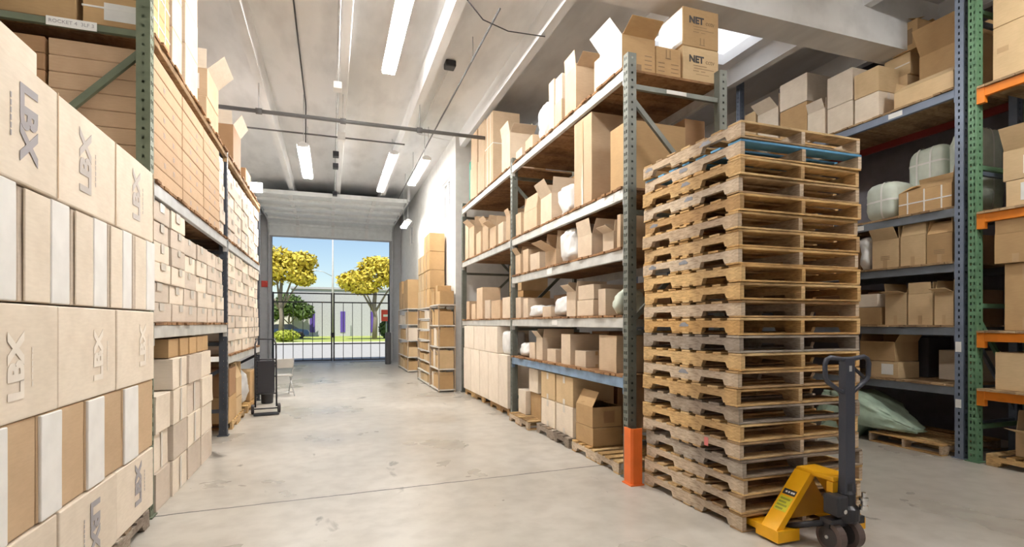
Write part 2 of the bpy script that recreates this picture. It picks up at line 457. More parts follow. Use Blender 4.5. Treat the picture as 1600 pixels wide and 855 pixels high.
def sack(name, label, cat, x0, x1, y0, y1, z0, z1, mat, e=.45, amp=.03, fn=None, straps=(), tie=False, group=None, seed=0, rz=0):
    w, l, h = x1 - x0, y1 - y0, z1 - z0
    nu, nv = (40, 20) if amp < .08 else (80, 40)
    b = MB(); vs = []; fs = []
    for j in range(nv + 1):
        for i in range(nu): vs.append(sup(2 * pi * i / nu, j / nv, w, l, h, e, seed, amp, fn))
    for j in range(nv):
        for i in range(nu): fs.append((j * nu + i, j * nu + (i + 1) % nu, (j + 1) * nu + (i + 1) % nu, (j + 1) * nu + i))
    b.add(vs, fs, True)
    o = b.build(name, mat, None, ((x0 + x1) / 2, (y0 + y1) / 2, z0), rz)
    tag(o, label, cat, group)
    for (axis, pos) in straps:
        s = MB(); vs = []; fs = []; m = 48
        for i in range(m):
            t = 2 * pi * i / m
            for d in (-.012, .012):
                if axis == 'z':
                    p = sup(t, pos, w, l, h, e, seed, amp, fn, .004); p = (p[0], p[1], p[2] + d)
                else:
                    ca = [abs(cos(t)) ** e * math.copysign(1, cos(t)), abs(sin(t)) ** e * math.copysign(1, sin(t))]
                    sc = (1 - abs(pos * 2) ** (2 / e)) ** (e / 2)
                    if axis == 'y': p = (ca[0] * (w / 2 * sc + .008), pos * l + d, max(.001, h / 2 + ca[1] * (h / 2 * sc + .008)))
                    else: p = (pos * w + d, ca[0] * (l / 2 * sc + .008), max(.001, h / 2 + ca[1] * (h / 2 * sc + .008)))
                vs.append(p)
        for i in range(m): fs.append((2 * i, 2 * i + 1, 2 * ((i + 1) % m) + 1, 2 * ((i + 1) % m)))
        s.add(vs, fs, True); s.build('strap', STRAP, o)
    if tie:
        k = MB().lathe([(.05, -.02), (.025, .015), (.03, .04), (.06, .09), (.045, .11)], 10, Matrix.Translation((0, 0, h - .01)))
        k.build('tied_neck', mat, o)
    return o

# ================================================================ THE SETTING
CZ = 6.1                                   # underside of the ceiling slab
XW = 2.78                                  # white side wall beyond the racks
YB = 22.4                                  # wall with the loading door
DX0, DX1, DZ = -2.2, 2.3, 5.0              # loading door opening
def slab(mb, us, vs, holes, w0, w1, axes):
    """slab cut into cells at us x vs, cells in holes left out; axes maps (u, v, w) to x, y, z"""
    for i in range(len(us) - 1):
        for j in range(len(vs) - 1):
            if (i, j) in holes: continue
            lo = {axes[0]: us[i], axes[1]: vs[j], axes[2]: w0}; hi = {axes[0]: us[i + 1], axes[1]: vs[j + 1], axes[2]: w1}
            mb.box(lo['x'], hi['x'], lo['y'], hi['y'], lo['z'], hi['z'])
    return mb
struct(MB().box(-2.9, 9.0, -4.2, YB + .2, -.15, 0).build('floor', FLOORM), 'pale worn concrete warehouse floor with a saw joint')
b = MB()
slab(b, [-2.9, 4.75, 6.45, 9.0], [-4.2, 6.55, 7.45, YB + .2], {(1, 1)}, CZ, CZ + .18, 'xyz')
for sx in (-2.6, -1.2, .2, 1.6, 2.95, 4.45, 6.72, 8.2):     # tapering stems of the double tees
    a0, a1 = .10, .065
    if sx == 4.45 or sx == 6.72: a0 = .08
    b.add([(sx - a0, -4.2, CZ + .01), (sx + a0, -4.2, CZ + .01), (sx + a1, -4.2, CZ - .30), (sx - a1, -4.2, CZ - .30),
           (sx - a0, YB, CZ + .01), (sx + a0, YB, CZ + .01), (sx + a1, YB, CZ - .30), (sx - a1, YB, CZ - .30)],
          [(0, 1, 2, 3), (7, 6, 5, 4), (0, 4, 5, 1), (1, 5, 6, 2), (2, 6, 7, 3), (3, 7, 4, 0)])
struct(b.build('ceiling', CEILP), 'white painted concrete double tee ceiling')
sk, nt, bs = new_mat('white_acrylic_skylight')
for n_ in list(nt.nodes):
    if n_.type != 'OUTPUT_MATERIAL': nt.nodes.remove(n_)
tr = N(nt, 'ShaderNodeBsdfTranslucent', Color=(.9, .9, .9, 1)); nt.links.new(tr.outputs[0], nt.nodes['Material Output'].inputs[0])
struct(MB().box(4.7, 6.5, 6.5, 7.5, CZ + .19, CZ + .2).build('window_3', sk), 'white acrylic roof light above the side aisle')
struct(MB().box(-2.95, -2.75, -4.2, YB + .2, 0, CZ).build('wall_left', WHITEP), 'white wall behind the left rack')
struct(MB().box(8.7, 8.9, -4.2, 12.4, 0, CZ).build('wall_far_right', DARKW), 'shade-toned wall behind the blue rack')
struct(MB().box(-2.95, 8.9, -4.2, -4.0, 0, CZ).build('wall_front', GREYP), 'grey wall behind the camera')
struct(MB().box(XW + .2, 8.9, 12.2, 12.4, 0, CZ).build('wall_partition', WHITEP), 'white wall closing the side aisle')
WY = [(12.75, 13.85, 4.3, 5.25), (19.0, 19.95, 4.5, 5.2)]
b = MB(); slab(b, [12.2, 12.75, 13.85, 19.0, 19.95, YB], [0, 4.3, 4.5, 5.2, 5.25, CZ], {(1, 1), (1, 2), (1, 3), (3, 2)}, XW, XW + .2, 'yzx')
struct(b.build('wall_right', WHITEP), 'white painted block wall right of the loading door')
glass = plain('frosted_pane', (.8, .82, .84), .25); glass.node_tree.nodes['Principled BSDF'].inputs['Transmission Weight'].default_value = .8
for i, (y0, y1, z0, z1) in enumerate(WY):
    b = MB()
    for q in ((y0, y0 + .05, z0, z1), (y1 - .05, y1, z0, z1), (y0 + .05, y1 - .05, z0, z0 + .05), (y0 + .05, y1 - .05, z1 - .05, z1), ((y0 + y1) / 2 - .02, (y0 + y1) / 2 + .02, z0 + .05, z1 - .05)):
        b.box(XW + .04, XW + .12, q[0], q[1], q[2], q[3])
    w = struct(b.build('window_%d' % (i + 1), FIX), 'small frosted window high in the white wall, %s' % ('closer to the rack' if i == 0 else 'closer to the loading door'))
    MB().box(XW + .07, XW + .08, y0 + .05, y1 - .05, z0 + .05, z1 - .05).build('pane', glass, w)
b = MB(); slab(b, [-2.95, DX0, DX1, XW + .2], [0, DZ, CZ], {(1, 0)}, YB, YB + .2, 'xzy')
struct(b.build('wall_back', GREYP), 'grey wall around the loading door')
struct(MB().box(2.6, 8.7, 5.05, 5.45, 5.35, CZ).build('trim_1', CEILP), 'deep white concrete girder across the side aisle')
# sectional door run up on its tracks under the ceiling
d = struct(thing('door_1', None, None, (0, YB, DZ)), 'white sectional loading door rolled up under the ceiling')
DOORW = plain('white_door_steel', (.80, .83, .84), .4, 0, .03)
prof = [(-.04, .02), (-.10, .46), (-.75, .62), (-1.75, .63), (-2.75, .64), (-3.75, .65), (-4.75, .66)]
for (y0, z0), (y1, z1) in zip(prof[:-1], prof[1:]):
    dd = Vector((0, y1 - y0, z1 - z0)); L = dd.length; dd.normalize(); nn = Vector((0, -dd.z, dd.y))
    if nn.z < 0: nn = -nn
    M = Matrix((Vector((1, 0, 0)), dd, nn)).transposed().to_4x4(); M.translation = Vector((0, y0, z0))
    p = MB().box(DX0 - .08, DX1 + .08, .008, L - .008, .02, .06, M).build('panel', DOORW, d)
    s = MB()
    for q in (.008, L - .058): s.box(DX0 - .08, DX1 + .08, q, q + .05, -.07, .02, M)      # folded rib along each joint
    s.build('rib', DOORW, p)
    h = MB()
    for xs in (DX0 + .95, .05, DX1 - .95): h.box(xs - .06, xs + .06, .05, L - .05, -.035, .02, M)
    h.build('hinge_stile', FIX, p)
for xs in (DX0 - .13, DX1 + .09):
    MB().tube([(xs + .02, -.06, -5.0), (xs + .02, -.06, .2), (xs + .02, -.2, .5), (xs + .02, -.6, .6), (xs + .02, -4.9, .64)], .03, 6).build('track', GALV, d)
    MB().box(xs - .02, xs + .06, -4.95, -4.9, .6, CZ - DZ - .002).build('track_hanger', GALV, d)
for nm, xs in (('trim_2', DX0 - .1), ('trim_3', DX1)):
    struct(MB().box(xs, xs + .1, YB - .02, YB + .21, 0, DZ).build(nm, GREYP), 'grey steel jamb, %s side of the loading door' % ('left' if nm == 'trim_2' else 'right'))

# ---------------------------------------------------------------- outside
GY = YB + .7
asph = plain('sunlit_asphalt', (.40, .395, .385), .9, 0, .08)
struct(MB().box(-40, 40, YB + .2, 44, -.2, -.01).build('ground_asphalt', asph), 'pale sunlit asphalt yard outside the door')
struct(MB().box(-40, 40, 44, 45.2, -.2, .06).build('ground_kerb', plain('kerb_concrete', (.6, .58, .54), .9)), 'concrete kerb beyond the yard')
lawn_m = plain('dry_lawn', (.34, .40, .10), .95, 0, .3)
struct(MB().box(-40, 40, 45.2, 120, -.2, .04).build('ground_lawn', lawn_m), 'green verge in front of the white building')
g = thing('iron_gate', 'black double iron gate of thin upright bars across the loading door', 'gate', (0.05, GY, 0))
IRON = plain('black_iron', (.03, .03, .035), .5)
W2 = (DX1 - DX0) / 2 + .05
for sg in (-1, 1):
    for z in (2.82, 2.46, .74, .06): MB().box(min(sg * .02, sg * W2), max(sg * .02, sg * W2), -.025, .025, z - .025, z + .025).build('rail', IRON, g)
    for x in (.045, W2 - .03): MB().box(sg * x - .03, sg * x + .03, -.03, .03, .02, 2.86).build('gate_post', IRON, g)
    for k in range(1, 6):
        x = sg * (.045 + k * (W2 - .075) / 6)
        MB().box(x - .012, x + .012, -.012, .012, .05, 2.47).build('bar', IRON, g)
MB().box(-.08, .08, -.05, -.03, 1.0, 1.2).build('lock_box', IRON, g)
# white building across the yard
wb = thing('white_building', 'low white building with purple strips across the yard', 'building', (1.2, 66, 0))
BW = plain('shaded_white_render', (.46, .46, .48), .8); PURP = plain('purple_paint', (.12, .07, .36), .6)  # render greyed in its colour to stand for tree shade
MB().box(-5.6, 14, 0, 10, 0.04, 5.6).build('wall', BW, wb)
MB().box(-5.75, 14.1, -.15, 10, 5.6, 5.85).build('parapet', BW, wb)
for x in (-3.6, -.2, 3.3): MB().box(x, x + .55, -.06, -.002, .5, 3.0).build('purple_strip', PURP, wb)
MB().box(9.0, 10.4, -.05, -.002, .1, 2.3).build('window', plain('dark_glazing', (.1, .11, .13), .2), wb)  # window glass in one plain dark tone
hb = thing('distant_building', 'far pale building behind the left tree', 'building', (-13, 86, 0))
MB().box(-8, 8, 0, 8, .04, 5.0).build('wall', plain('pale_stucco', (.6, .56, .5), .8), hb)
MB().box(-8.2, 8.2, -.2, 8.2, 5.0, 5.3).build('roof', plain('roof_tan', (.4, .34, .3), .8), hb)
# trees
LEAFY = plain('yellow_green_leaves', (.62, .50, .06), .6, 0, .3)
LEAFG = plain('deep_green_leaves', (.10, .16, .04), .6, 0, .4)
BARK = plain('grey_bark', (.24, .20, .16), .9)
def crown(blobs, n, size, seed, mat, parent):
    rnd = random.Random(seed); b = MB()
    for i in range(n):
        c, r = rnd.choice(blobs)
        d = Vector((rnd.gauss(0, 1), rnd.gauss(0, 1), rnd.gauss(0, 1))).normalized()
        p = Vector(c) + Vector((d.x * r[0], d.y * r[1], d.z * r[2])) * (.55 + .45 * rnd.random())
        a = Vector((rnd.gauss(0, 1), rnd.gauss(0, 1), rnd.gauss(0, .6))).normalized() * size * (.6 + .8 * rnd.random())
        q = a.cross(d); q = (q.normalized() if q.length > 1e-3 else Vector((1, 0, 0))) * size * .55
        b.add([p - a - q * .3, p - q, p + a, p + q], [(0, 1, 2, 3)])
    return b.build('crown', mat, parent)
def tree(label, x, y, hz, blobs, n, size, seed, mat, group=None, tr=.2):
    t = thing('yard_tree', label, 'tree', (x, y, .04), 0, group)
    tk = MB().tube([(0, 0, 0), (.1, 0, hz * .35), (-.05, 0, hz * .6), (.1, 0, hz)], [tr, tr * .8, tr * .65, tr * .3], 10)
    for c, r in blobs[:5]: tk.tube([(0, 0, hz * .45), (c[0] * .5, c[1] * .5, (hz * .45 + c[2]) * .52), (c[0], c[1], c[2])], [tr * .5, tr * .3, .03], 6)
    tk.build('trunk', BARK, t)
    crown(blobs, n, size, seed, mat, t)
    return t
xl = Xp(52, 446); xr = Xp(52, 580)
tree('spreading yellow-green tree outside, left side of the gate', xl - .4, 52, 6, [((.2, 0, 6.4), (2.6, 2, 1.3)), ((-2.4, 0, 6.0), (2.6, 2, 1.4)), ((1.6, 0, 7.2), (1.7, 1.6, 1.0)), ((-.6, 0, 7.6), (2, 1.6, .9)), ((1.9, -.3, 5.7), (1.2, 1.2, .8)), ((-3.5, 0, 7.2), (1.8, 1.5, 1.1))], 5200, .23, 3, LEAFY, tr=.26)
tree('spreading yellow-green tree outside, right side of the gate', xr + .3, 52, 5.6, [((0, 0, 6.0), (2.6, 2, 1.3)), ((2.4, 0, 6.3), (2.3, 2, 1.4)), ((-1.9, 0, 5.5), (1.7, 1.6, 1.0)), ((.4, 0, 7.1), (2, 1.6, .9)), ((-1.0, -.3, 4.9), (1.3, 1.2, .7)), ((3.0, 0, 7.2), (1.4, 1.4, .8))], 5200, .23, 4, LEAFY, tr=.26)
tree('dark green bushy tree beyond the parked car', Xp(64, 452), 64, 3.2, [((0, 0, 3.6), (1.8, 1.5, 1.4)), ((-1.6, 0, 2.9), (1.4, 1.2, 1.2)), ((1.4, 0, 2.9), (1.2, 1.2, 1.0))], 2200, .24, 5, LEAFG, tr=.16)
def shrub(label, x, y, w, h, seed, mat, name='garden_shrub'):
    t = thing(name, label, 'shrub', (x, y, .04))
    MB().tube([(0, 0, 0), (0, 0, h * .6)], [.06, .03], 6).build('stem', BARK, t)
    rnd = random.Random(seed); b = MB()
    for i in range(900):
        d = Vector((rnd.gauss(0, 1), rnd.gauss(0, 1), rnd.gauss(0, 1))).normalized() * (.6 + .4 * rnd.random())
        p = Vector((d.x * w / 2, d.y * w / 2, h / 2 + d.z * h / 2)); a = Vector((rnd.gauss(0, 1), rnd.gauss(0, 1), rnd.gauss(0, 1))).normalized() * .14
        q = a.cross(d).normalized() * .09
        b.add([p - a, p - q, p + a, p + q], [(0, 1, 2, 3)])
    b.build('foliage', mat, t)
LEAFL = plain('lime_leaves', (.36, .40, .05), .7, 0, .3)
shrub('clipped lime-green shrub at the verge left of the gate centre', Xp(48, 447), 48, 2.2, 1.0, 8, LEAFL)
shrub('dark green shrub beside the red sign', Xp(56, 604), 56, 1.7, 1.9, 9, LEAFG)
# parked car
cr = thing('parked_car', 'dark blue car parked beyond the verge, seen through the gate', 'car', (Xp(58, 447), 58, .04))
CARP = plain('dark_blue_car_paint', (.03, .06, .12), .25)
M90 = Matrix.Identity(4)
MB().prism([(-2.2, .35), (-2.25, .75), (-1.9, .95), (-1.2, 1.0), (1.3, .98), (2.1, .85), (2.25, .6), (2.2, .35)], -.85, .85).build('body', CARP, cr)
MB().prism([(-1.55, 1.002), (-.95, 1.45), (.45, 1.46), (1.25, 1.002)], -.72, .72).build('cabin', plain('car_glass', (.04, .05, .06), .1), cr)
for x in (-1.4, 1.4):
    for y in (-.84, .84): MB().lathe([(.33, -.1), (.35, -.06), (.35, .06), (.33, .1)], 16, Matrix.Translation((x, y, .352)) @ Matrix.Rotation(pi / 2, 4, 'X')).build('wheel', RUBBER, cr)
lp = thing('street_lamp', 'tall thin pale lamp pole between the two yellow-green trees', 'lamp', (Xp(60, 520), 60, .04))
MB().tube([(0, 0, 0), (0, 0, 6), (0, 0, 13.2)], [.13, .10, .06], 10).build('pole', plain('pale_pole', (.6, .58, .56), .6), lp)
MB().tube([(0, 0, 6.6), (-1.0, 0, 7.1), (-1.9, 0, 7.2)], .035, 6).build('arm', GALV, lp)
MB().bbox(-2.3, -1.7, -.1, .1, 7.13, 7.24, .03).build('lamp_head', GALV, lp)
sg = thing('red_sign', 'red square sign on a post at the right edge of the yard view', 'sign', (Xp(54, 603.5), 54, .04))
MB().tube([(0, 0, 0), (0, 0, 1.75)], .04, 8).build('post', GALV, sg)
MB().bbox(-.5, .5, -.05, -.002, 1.75, 2.9, .02).build('board', RED, sg)
MB().box(-.3, .3, -.056, -.051, 2.2, 2.42).build('white_panel', PAPER, sg)
tag(MB().bbox(-.12, .12, -.03, 0, -.12, .12, .005).build('wall_sign', RED, None, (-2.45, YB - .001, 3.12)), 'small red notice on the grey wall left of the door', 'sign')
tag(MB().lathe([(.10, 0), (.115, .03), (.115, 1.2), (.09, 1.24)], 16).build('guard_bollard', plain('dark_grey_bollard', (.08, .08, .085), .5), None, (2.08, 20.9, 0)), 'dark grey bollard beside the right jamb of the loading door', 'bollard')

# ================================================================ CEILING SERVICES
def fixture(label, x, y0, y1, z, lit, mat=None, wires=True, group='strip lights over the aisle'):
    t = thing('strip_light', label, 'light', (x, (y0 + y1) / 2, z), 0, group)
    L = (y1 - y0) / 2
    MB().add([(-.03, -L, .075), (.03, -L, .075), (.115, -L, .02), (-.115, -L, .02), (-.03, L, .075), (.03, L, .075), (.115, L, .02), (-.115, L, .02)],
             [(0, 1, 2, 3), (7, 6, 5, 4), (0, 4, 5, 1), (1, 5, 6, 2), (2, 6, 7, 3), (3, 7, 4, 0)]).build('housing', FIX, t)
    for sx in (-.055, .055): MB().tube([(sx, -L + .04, 0), (sx, L - .04, 0)], .02, 8).build('tube', mat or (TUBE if lit else OPAL), t)
    for sy in (-L + .02, L - .02): MB().box(-.1, .1, sy - .02, sy + .02, -.02, .03).build('lamp_holder', FIX, t)
    if wires:
        for sy in (-L * .75, L * .75): MB().tube([(0, sy, .075), (0, sy, CZ - z - .001)], .006, 5).build('hanger', GALV, t)
    return t
fixture('twin tube strip light on the ceiling, large one at the top of the picture', .9, 6.7, 9.0, 5.78, 1)
fixture('lit strip light hanging near the middle of the aisle by thin chains', -.52, 10.8, 13.2, 5.0, 1, TUBEH)
fixture('lit strip light hanging beside the white wall near its first window', 2.03, 11.8, 14.2, 5.3, 1, TUBES)
fixture('short lit strip light close to the loading door track', 2.25, 16.4, 17.6, 4.75, 1, TUBES)
fixture('longest lit strip light, along the ceiling rib between the hanging lights', 1.40, 12.6, 16.4, 5.6, 1, TUBES)
fixture('added unseen strip light over the camera end of the aisle', .9, .4, 2.8, 5.95, 1, TUBED)  # added out of frame to light the printed cartons, kept dim
fixture('added unseen strip light over the aisle by the printed cartons', .9, 4.0, 6.4, 5.78, 1, TUBEH)  # extra lamp above the frame, put in to brighten the aisle
fixture('added unseen strip light behind the camera', .9, -3.2, -.8, 5.95, 1, TUBED)  # unseen lamp, added as weak light from behind
fixture('added unseen strip light over the side aisle', 5.6, -.4, 2.4, 5.9, 1, TUBEH)  # added out of view to light the pallet stack and right racks
def pipe(name, label, pts, r, mat, cat, group=None): return tag(MB().tube(pts, r, 8).build(name, mat), label, cat, group)
PIPE = plain('grey_pipe_paint', (.13, .13, .135), .5)
p = thing('sprinkler_pipe', 'thick grey sprinkler pipe crossing the aisle under the ceiling', 'pipe', (0, 10.1, 5.3))
MB().tube([(-2.74, 0, 0), (2.9, 0, 0)], .035, 10).build('main_pipe', PIPE, p)
for x in (-1.2, .2, 1.6):
    MB().tube([(x - .05, 0, 0), (x + .05, 0, 0)], .052, 10).build('coupling', PIPE, p)
    MB().tube([(x, 0, .03), (x, 0, CZ - 5.3 - .31)], .01, 6).build('hanger', GALV, p)
p = thing('ceiling_conduit', 'thin grey conduit crossing the aisle beyond the thick pipe', 'pipe', (0, 11.9, 5.6))
MB().tube([(-2.74, 0, 0), (1.55, 0, 0)], .018, 8).build('main_pipe', PIPE, p)
MB().box(.12, .28, -.06, .06, -.06, .1).build('junction_box', FIX, p)
pipe('ceiling_cable', 'dark cable run along the ceiling down to the hanging strip light', [(-.5, 2, CZ - .02), (-.5, 8, CZ - .02), (-.5, 11.6, CZ - .03), (-.52, 12.0, 5.4), (-.52, 12.05, 5.09)], .012, BLACK, 'cable')
p = thing('ceiling_conduit', 'pipe strapped along the middle ceiling rib toward the door', 'pipe', (.1, 0, CZ - .34))
MB().tube([(0, 1, 0), (0, 22.2, 0)], .02, 8).build('main_pipe', GALV, p)
for y, mt in ((9.55, FIX), (13.4, BLACK), (14.4, BLACK), (17.5, BLACK)): MB().bbox(-.07, .07, y - .1, y + .1, -.14, -.021, .01).build('junction_box', mt, p)
p = thing('ceiling_conduit', 'dark conduit running along the ceiling past the small dark box to the door', 'pipe', (2.1, 0, CZ - .35))
MB().tube([(0, 6.6, 0), (0, 21, 0)], .015, 8).build('main_pipe', PIPE, p)
for y in (8, 12, 16, 20): MB().tube([(0, y, 0.01), (0, y, .348)], .008, 5).build('hanger', GALV, p)
pipe('ceiling_cable', 'loose thin cable looping under the ceiling above the middle rack', [(1.6, 6.55, 5.79), (1.9, 6.7, 5.62), (2.3, 6.85, 5.62), (2.95, 7.1, 5.79)], .008, BLACK, 'cable')
tag(MB().bbox(-.09, .09, -.1, .1, -.11, 0, .02).build('ceiling_box', BLACK, None, (1.93, 8.9, CZ - .001)), 'small dark box fixed to the ceiling at the end of a thin white conduit', 'box')
p = thing('ceiling_conduit', 'thin white conduit under the ceiling running from the small dark box', 'pipe', (1.93, 0, CZ - .05))
MB().tube([(0, 9.03, 0), (0, 12.4, 0)], .014, 8).build('main_pipe', FIX, p)
MB().tube([(0, 12.4, 0), (.8, 12.6, 0)], .010, 8).build('branch_pipe', FIX, p)
fl = thing('wall_mounted_lamp', 'small white flood light at the far end of the left rack top', 'light', (-1.5, 12.25, 4.35))
MB().bbox(-.12, .12, -.04, .04, 0, .22, .02).build('lamp_head', FIX, fl)
MB().box(-.11, .11, -.044, -.041, .01, .21).build('lens', emit('flood_lamp_lens', (1, .96, .9), 60), fl)
MB().tube([(0, .05, .1), (-.4, .06, .1), (-1.248, .06, .1)], .015, 6).build('arm', GALV, fl)

# ================================================================ PALLET RACKS
def holed(mb, W, H, cols, hw, hh, pitch, M, z0=.06):
    us = [0.0]
    for c in cols: us += [c - hw / 2, c + hw / 2]
    us.append(W)
    vs = [0.0]; z = z0
    while z + hh < H - .02: vs += [z, z + hh]; z += pitch
    vs.append(H)
    nu, nv = len(us), len(vs)
    fs = []
    for j in range(nv - 1):
        for i in range(nu - 1):
            if i % 2 == 1 and j % 2 == 1: continue
            fs.append((j * nu + i, j * nu + i + 1, (j + 1) * nu + i + 1, (j + 1) * nu + i))
    mb.add([(u, 0, v) for v in vs for u in us], fs, False, M)
def post(root, x, y, H, face, mat, wf=.09, d=.10, cols=2):
    """C-shaped slotted upright; face = -1: web looks to -x, +1: to +x"""
    b = MB()
    c = [wf * .3, wf * .7] if cols == 2 else [wf * .5]
    F = Matrix.Translation((x, y - wf / 2, 0)) @ Matrix(((0, -1, 0, 0), (1, 0, 0, 0), (0, 0, 1, 0), (0, 0, 0, 1)))
    holed(b, wf, H, c, .016, .034, .076, F)
    for yy in (y - wf / 2, y + wf / 2):
        S = Matrix.Translation((x, yy, 0)) @ Matrix.Diagonal((-face, 1, 1, 1))
        holed(b, d, H, [d * .5], .019, .022, .076, S)
    xq = x - face * d; b.box(min(xq, xq + face * .004), max(xq, xq + face * .004), y - wf / 2 + .001, y + wf / 2 - .001, .014, H - .002)  # added strip closes the post so its slots look dark
    o = b.build('post', mat, root)
    xa, xb_ = sorted((x - face * (d + .02), x + face * .02))
    MB().box(xa, xb_, y - .07, y + .07, 0.001, .012).build('base_plate', mat, o)
    return o
def rack(label, xf, xb, frames, H, bays, pmat, horiz, diag, name='pallet_rack', cols=2, tags=None, deckm=None, bh=.11, pms=None, back=True, backm=None):
    """xf aisle side, xb back; frames: y of each end frame; bays: one list of (z, beam material) per bay"""
    f = -1 if xf < xb else 1
    t = thing(name, label, 'rack', (0, 0, 0))
    for i, y in enumerate(frames):
        pm = pms[i] if pms else pmat
        Hy = H[i] if isinstance(H, list) else H
        post(t, xf, y, Hy, f, pm, cols=cols); post(t, xb, y, Hy, -f, pm, cols=cols)
        for z in [q for q in horiz if q < Hy]: MB().bar((xf - f * .04, y, z), (xb + f * .04, y, z), .04, .05).build('brace', pm, t)
        for za, zb in diag: MB().bar((xf - f * .05, y, za), (xb + f * .05, y, zb), .035, .05).build('brace', pm, t)
    rnd = random.Random(len(label))
    for i, lv in enumerate(bays):
        y0, y1 = frames[i] + .045, frames[i + 1] - .045
        for q, ent in enumerate(lv):
            z, bm = ent[:2]; bh_ = ent[2] if len(ent) > 2 else bh
            for x, s in ((xf, f), (xb, -f)):
                if s == -f and not back: continue
                b = MB(); x0, x1 = sorted((x, x - s * .05))
                b.bbox(x0, x1, y0, y1, z - bh_, z, .006)
                xa, xc = sorted((x + s * .004, x - s * .05))
                for e in ((y0 - .002, y0 + .006), (y1 - .006, y1 + .002)): b.box(xa, xc, e[0], e[1], z - bh_ - .06, z + .02)
                o = b.build('beam', backm[(i, q)] if s == -f and backm and (i, q) in backm else bm, t)
                if s == f and tags and (i, q) in tags:
                    for u in tags[(i, q)]:
                        yy = y0 + (y1 - y0) * u; xa, xc = sorted((x + s * .0005, x + s * .003))
                        MB().box(xa, xc, yy - .09, yy + .09, z - bh * .78, z - bh * .15).build('tag_label', PAPER, o)
            d = MB(); y = y0 + .01
            while y < y1 - .05:
                w = rnd.choice((.09, .12, .14, .14)); w = min(w, y1 - y)
                xa, xc = sorted((xf + f * rnd.uniform(.0, .03), xb - f * .02))
                d.box(xa, xc, y, y + w - .006, z + .001, z + .026); y += w + rnd.choice((0, 0, .0, .012))
            d.build('deck', (deckm or DECKW), t)
    return t
# middle rack, along the right side of the aisle
XR, XRB = 2.87, 4.12
MB_LV = [1.03, 1.66, 2.37, 3.0, 4.24]
rack('grey-green two-bay pallet rack along the right side of the aisle', XR, XRB, [4.74, 8.38, 11.92], 4.38,
     [[(1.03, BEAMB), (1.66, BEAMW), (2.37, BEAMW), (3.0, BEAMW), (4.24, BEAMW)], [(1.66, BEAMW), (3.0, BEAMW), (4.24, BEAMW)]], POSTG,
     [.35, 1.5, 2.75, 4.05], [(3.95, 2.8), (1.6, 2.7)], tags={(0, 1): (.5,), (0, 2): (.55,), (0, 3): (.6, .08), (0, 4): (.62,)})
MB().box(3.35, 3.6, 4.713, 4.7185, 4.03, 4.07).build('tag_label', PAPER, bpy.data.objects['pallet_rack'])
# left rack
XL, XLB = -1.40, -2.55
lr = rack('olive and navy pallet rack loaded with cartons along the left side of the aisle', XL, XLB, [5.06, 8.38, 11.95], [5.5, 4.04, 4.04],
     [[(1.58, BEAMW), (2.78, GALV), (4.0, DECKM, .06)], [(1.12, BEAMW), (2.78, GALV), (4.0, DECKM, .06)]], OLIVE,
     [.35, 1.3, 2.6, 3.96, 5.2], [(3.85, 2.7), (2.5, 1.4), (.95, .4)], pms=[OLIVE, POSTD, POSTD])
s_ = MB().bbox(-2.10, -1.77, 5.034, 5.0385, 3.925, 3.995, .001).build('sign_strip', PAPER, lr)
lettering('ROCKET 4  3LF 3', .04, INK, s_, Matrix.Translation((-1.935, 5.0325, 3.96)) @ Matrix.Rotation(pi / 2, 4, 'X'))
# blue rack and green rack on the far right
XB, XBB = 7.0, 8.1
rack('blue-grey pallet rack facing the pallet stack across the side aisle', XB, XBB, [4.14, 7.7, 11.2], 6.02,
     [[(z, BEAMD if k < 4 else BLUEG) for k, z in enumerate((.84, 1.55, 2.31, 2.97, 4.38))], [(z, BEAMD) for z in (1.55, 2.97, 4.38)]], BLUEG,
     [.4, 1.8, 3.4, 5.2], [(1.7, .5)], cols=1, tags={(0, 4): (.2,), (0, 3): (.35,)}, bh=.1, deckm=DECKM, backm={(0, 4): plain('dull_red_paint', (.24, .03, .025), .6)})
rack('green-posted pallet rack with orange beams at the right edge of the picture', XB - .02, XBB, [3.99, .4], 6.02,
     [], GREEN, [.4, 1.8, 3.4, 5.2], [(1.7, .5)], name='pallet_rack', cols=2)
gr = bpy.data.objects['pallet_rack.003']
for z in (.83, 1.49, 2.84, 4.27):
    for x, s in ((XB - .02, -1), (XBB, 1)):
        x0, x1 = sorted((x, x - s * .05)); b = MB(); b.bbox(x0, x1, .45, 3.945, z - .10, z, .006); xa, xc = sorted((x + s * .006, x - s * .05))
        b.box(xa, xc, 3.87, 3.947, z - .17, z + .02); b.box(xa, xc, .443, .52, z - .17, z + .02)
        b.build('beam', ORANGE, gr)
    d = MB(); y = .5
    while y < 3.9: d.box(XB - .05, XBB + .02, y, min(y + .134, 3.93), z + .001, z + .026); y += .14
    d.build('deck', DECKL, gr)
for z0, z1 in ((.62, .72), (1.28, 1.40)):
    MB().box(XB - .0045, XB - .0005, 4.115, 4.175, z0 - .02, z1 - .02).build('tag_label', PAPER, bpy.data.objects['pallet_rack.002'])
# orange guard at the foot of the middle rack
gd = thing('post_guard', 'orange-red steel guard at the foot of the middle rack post', 'guard', (XR - .03, 4.55, 0))
MB().prism([(-.075, .0), (.075, 0), (.075, .012), (-.075, .012)], -.085, .085).build('base_plate', GUARD, gd)
MB().add([(x, y, z) for z in (.012, .56) for x, y in ((-.06, .07), (-.06, -.05), (-.04, -.07), (.06, -.07), (.06, -.058), (-.035, -.058), (-.048, -.045), (-.048, .07))],
         [tuple(range(7, -1, -1)), tuple(range(8, 16))] + [(i, (i + 1) % 8, (i + 1) % 8 + 8, i + 8) for i in range(8)]).build('shield', GUARD, gd)

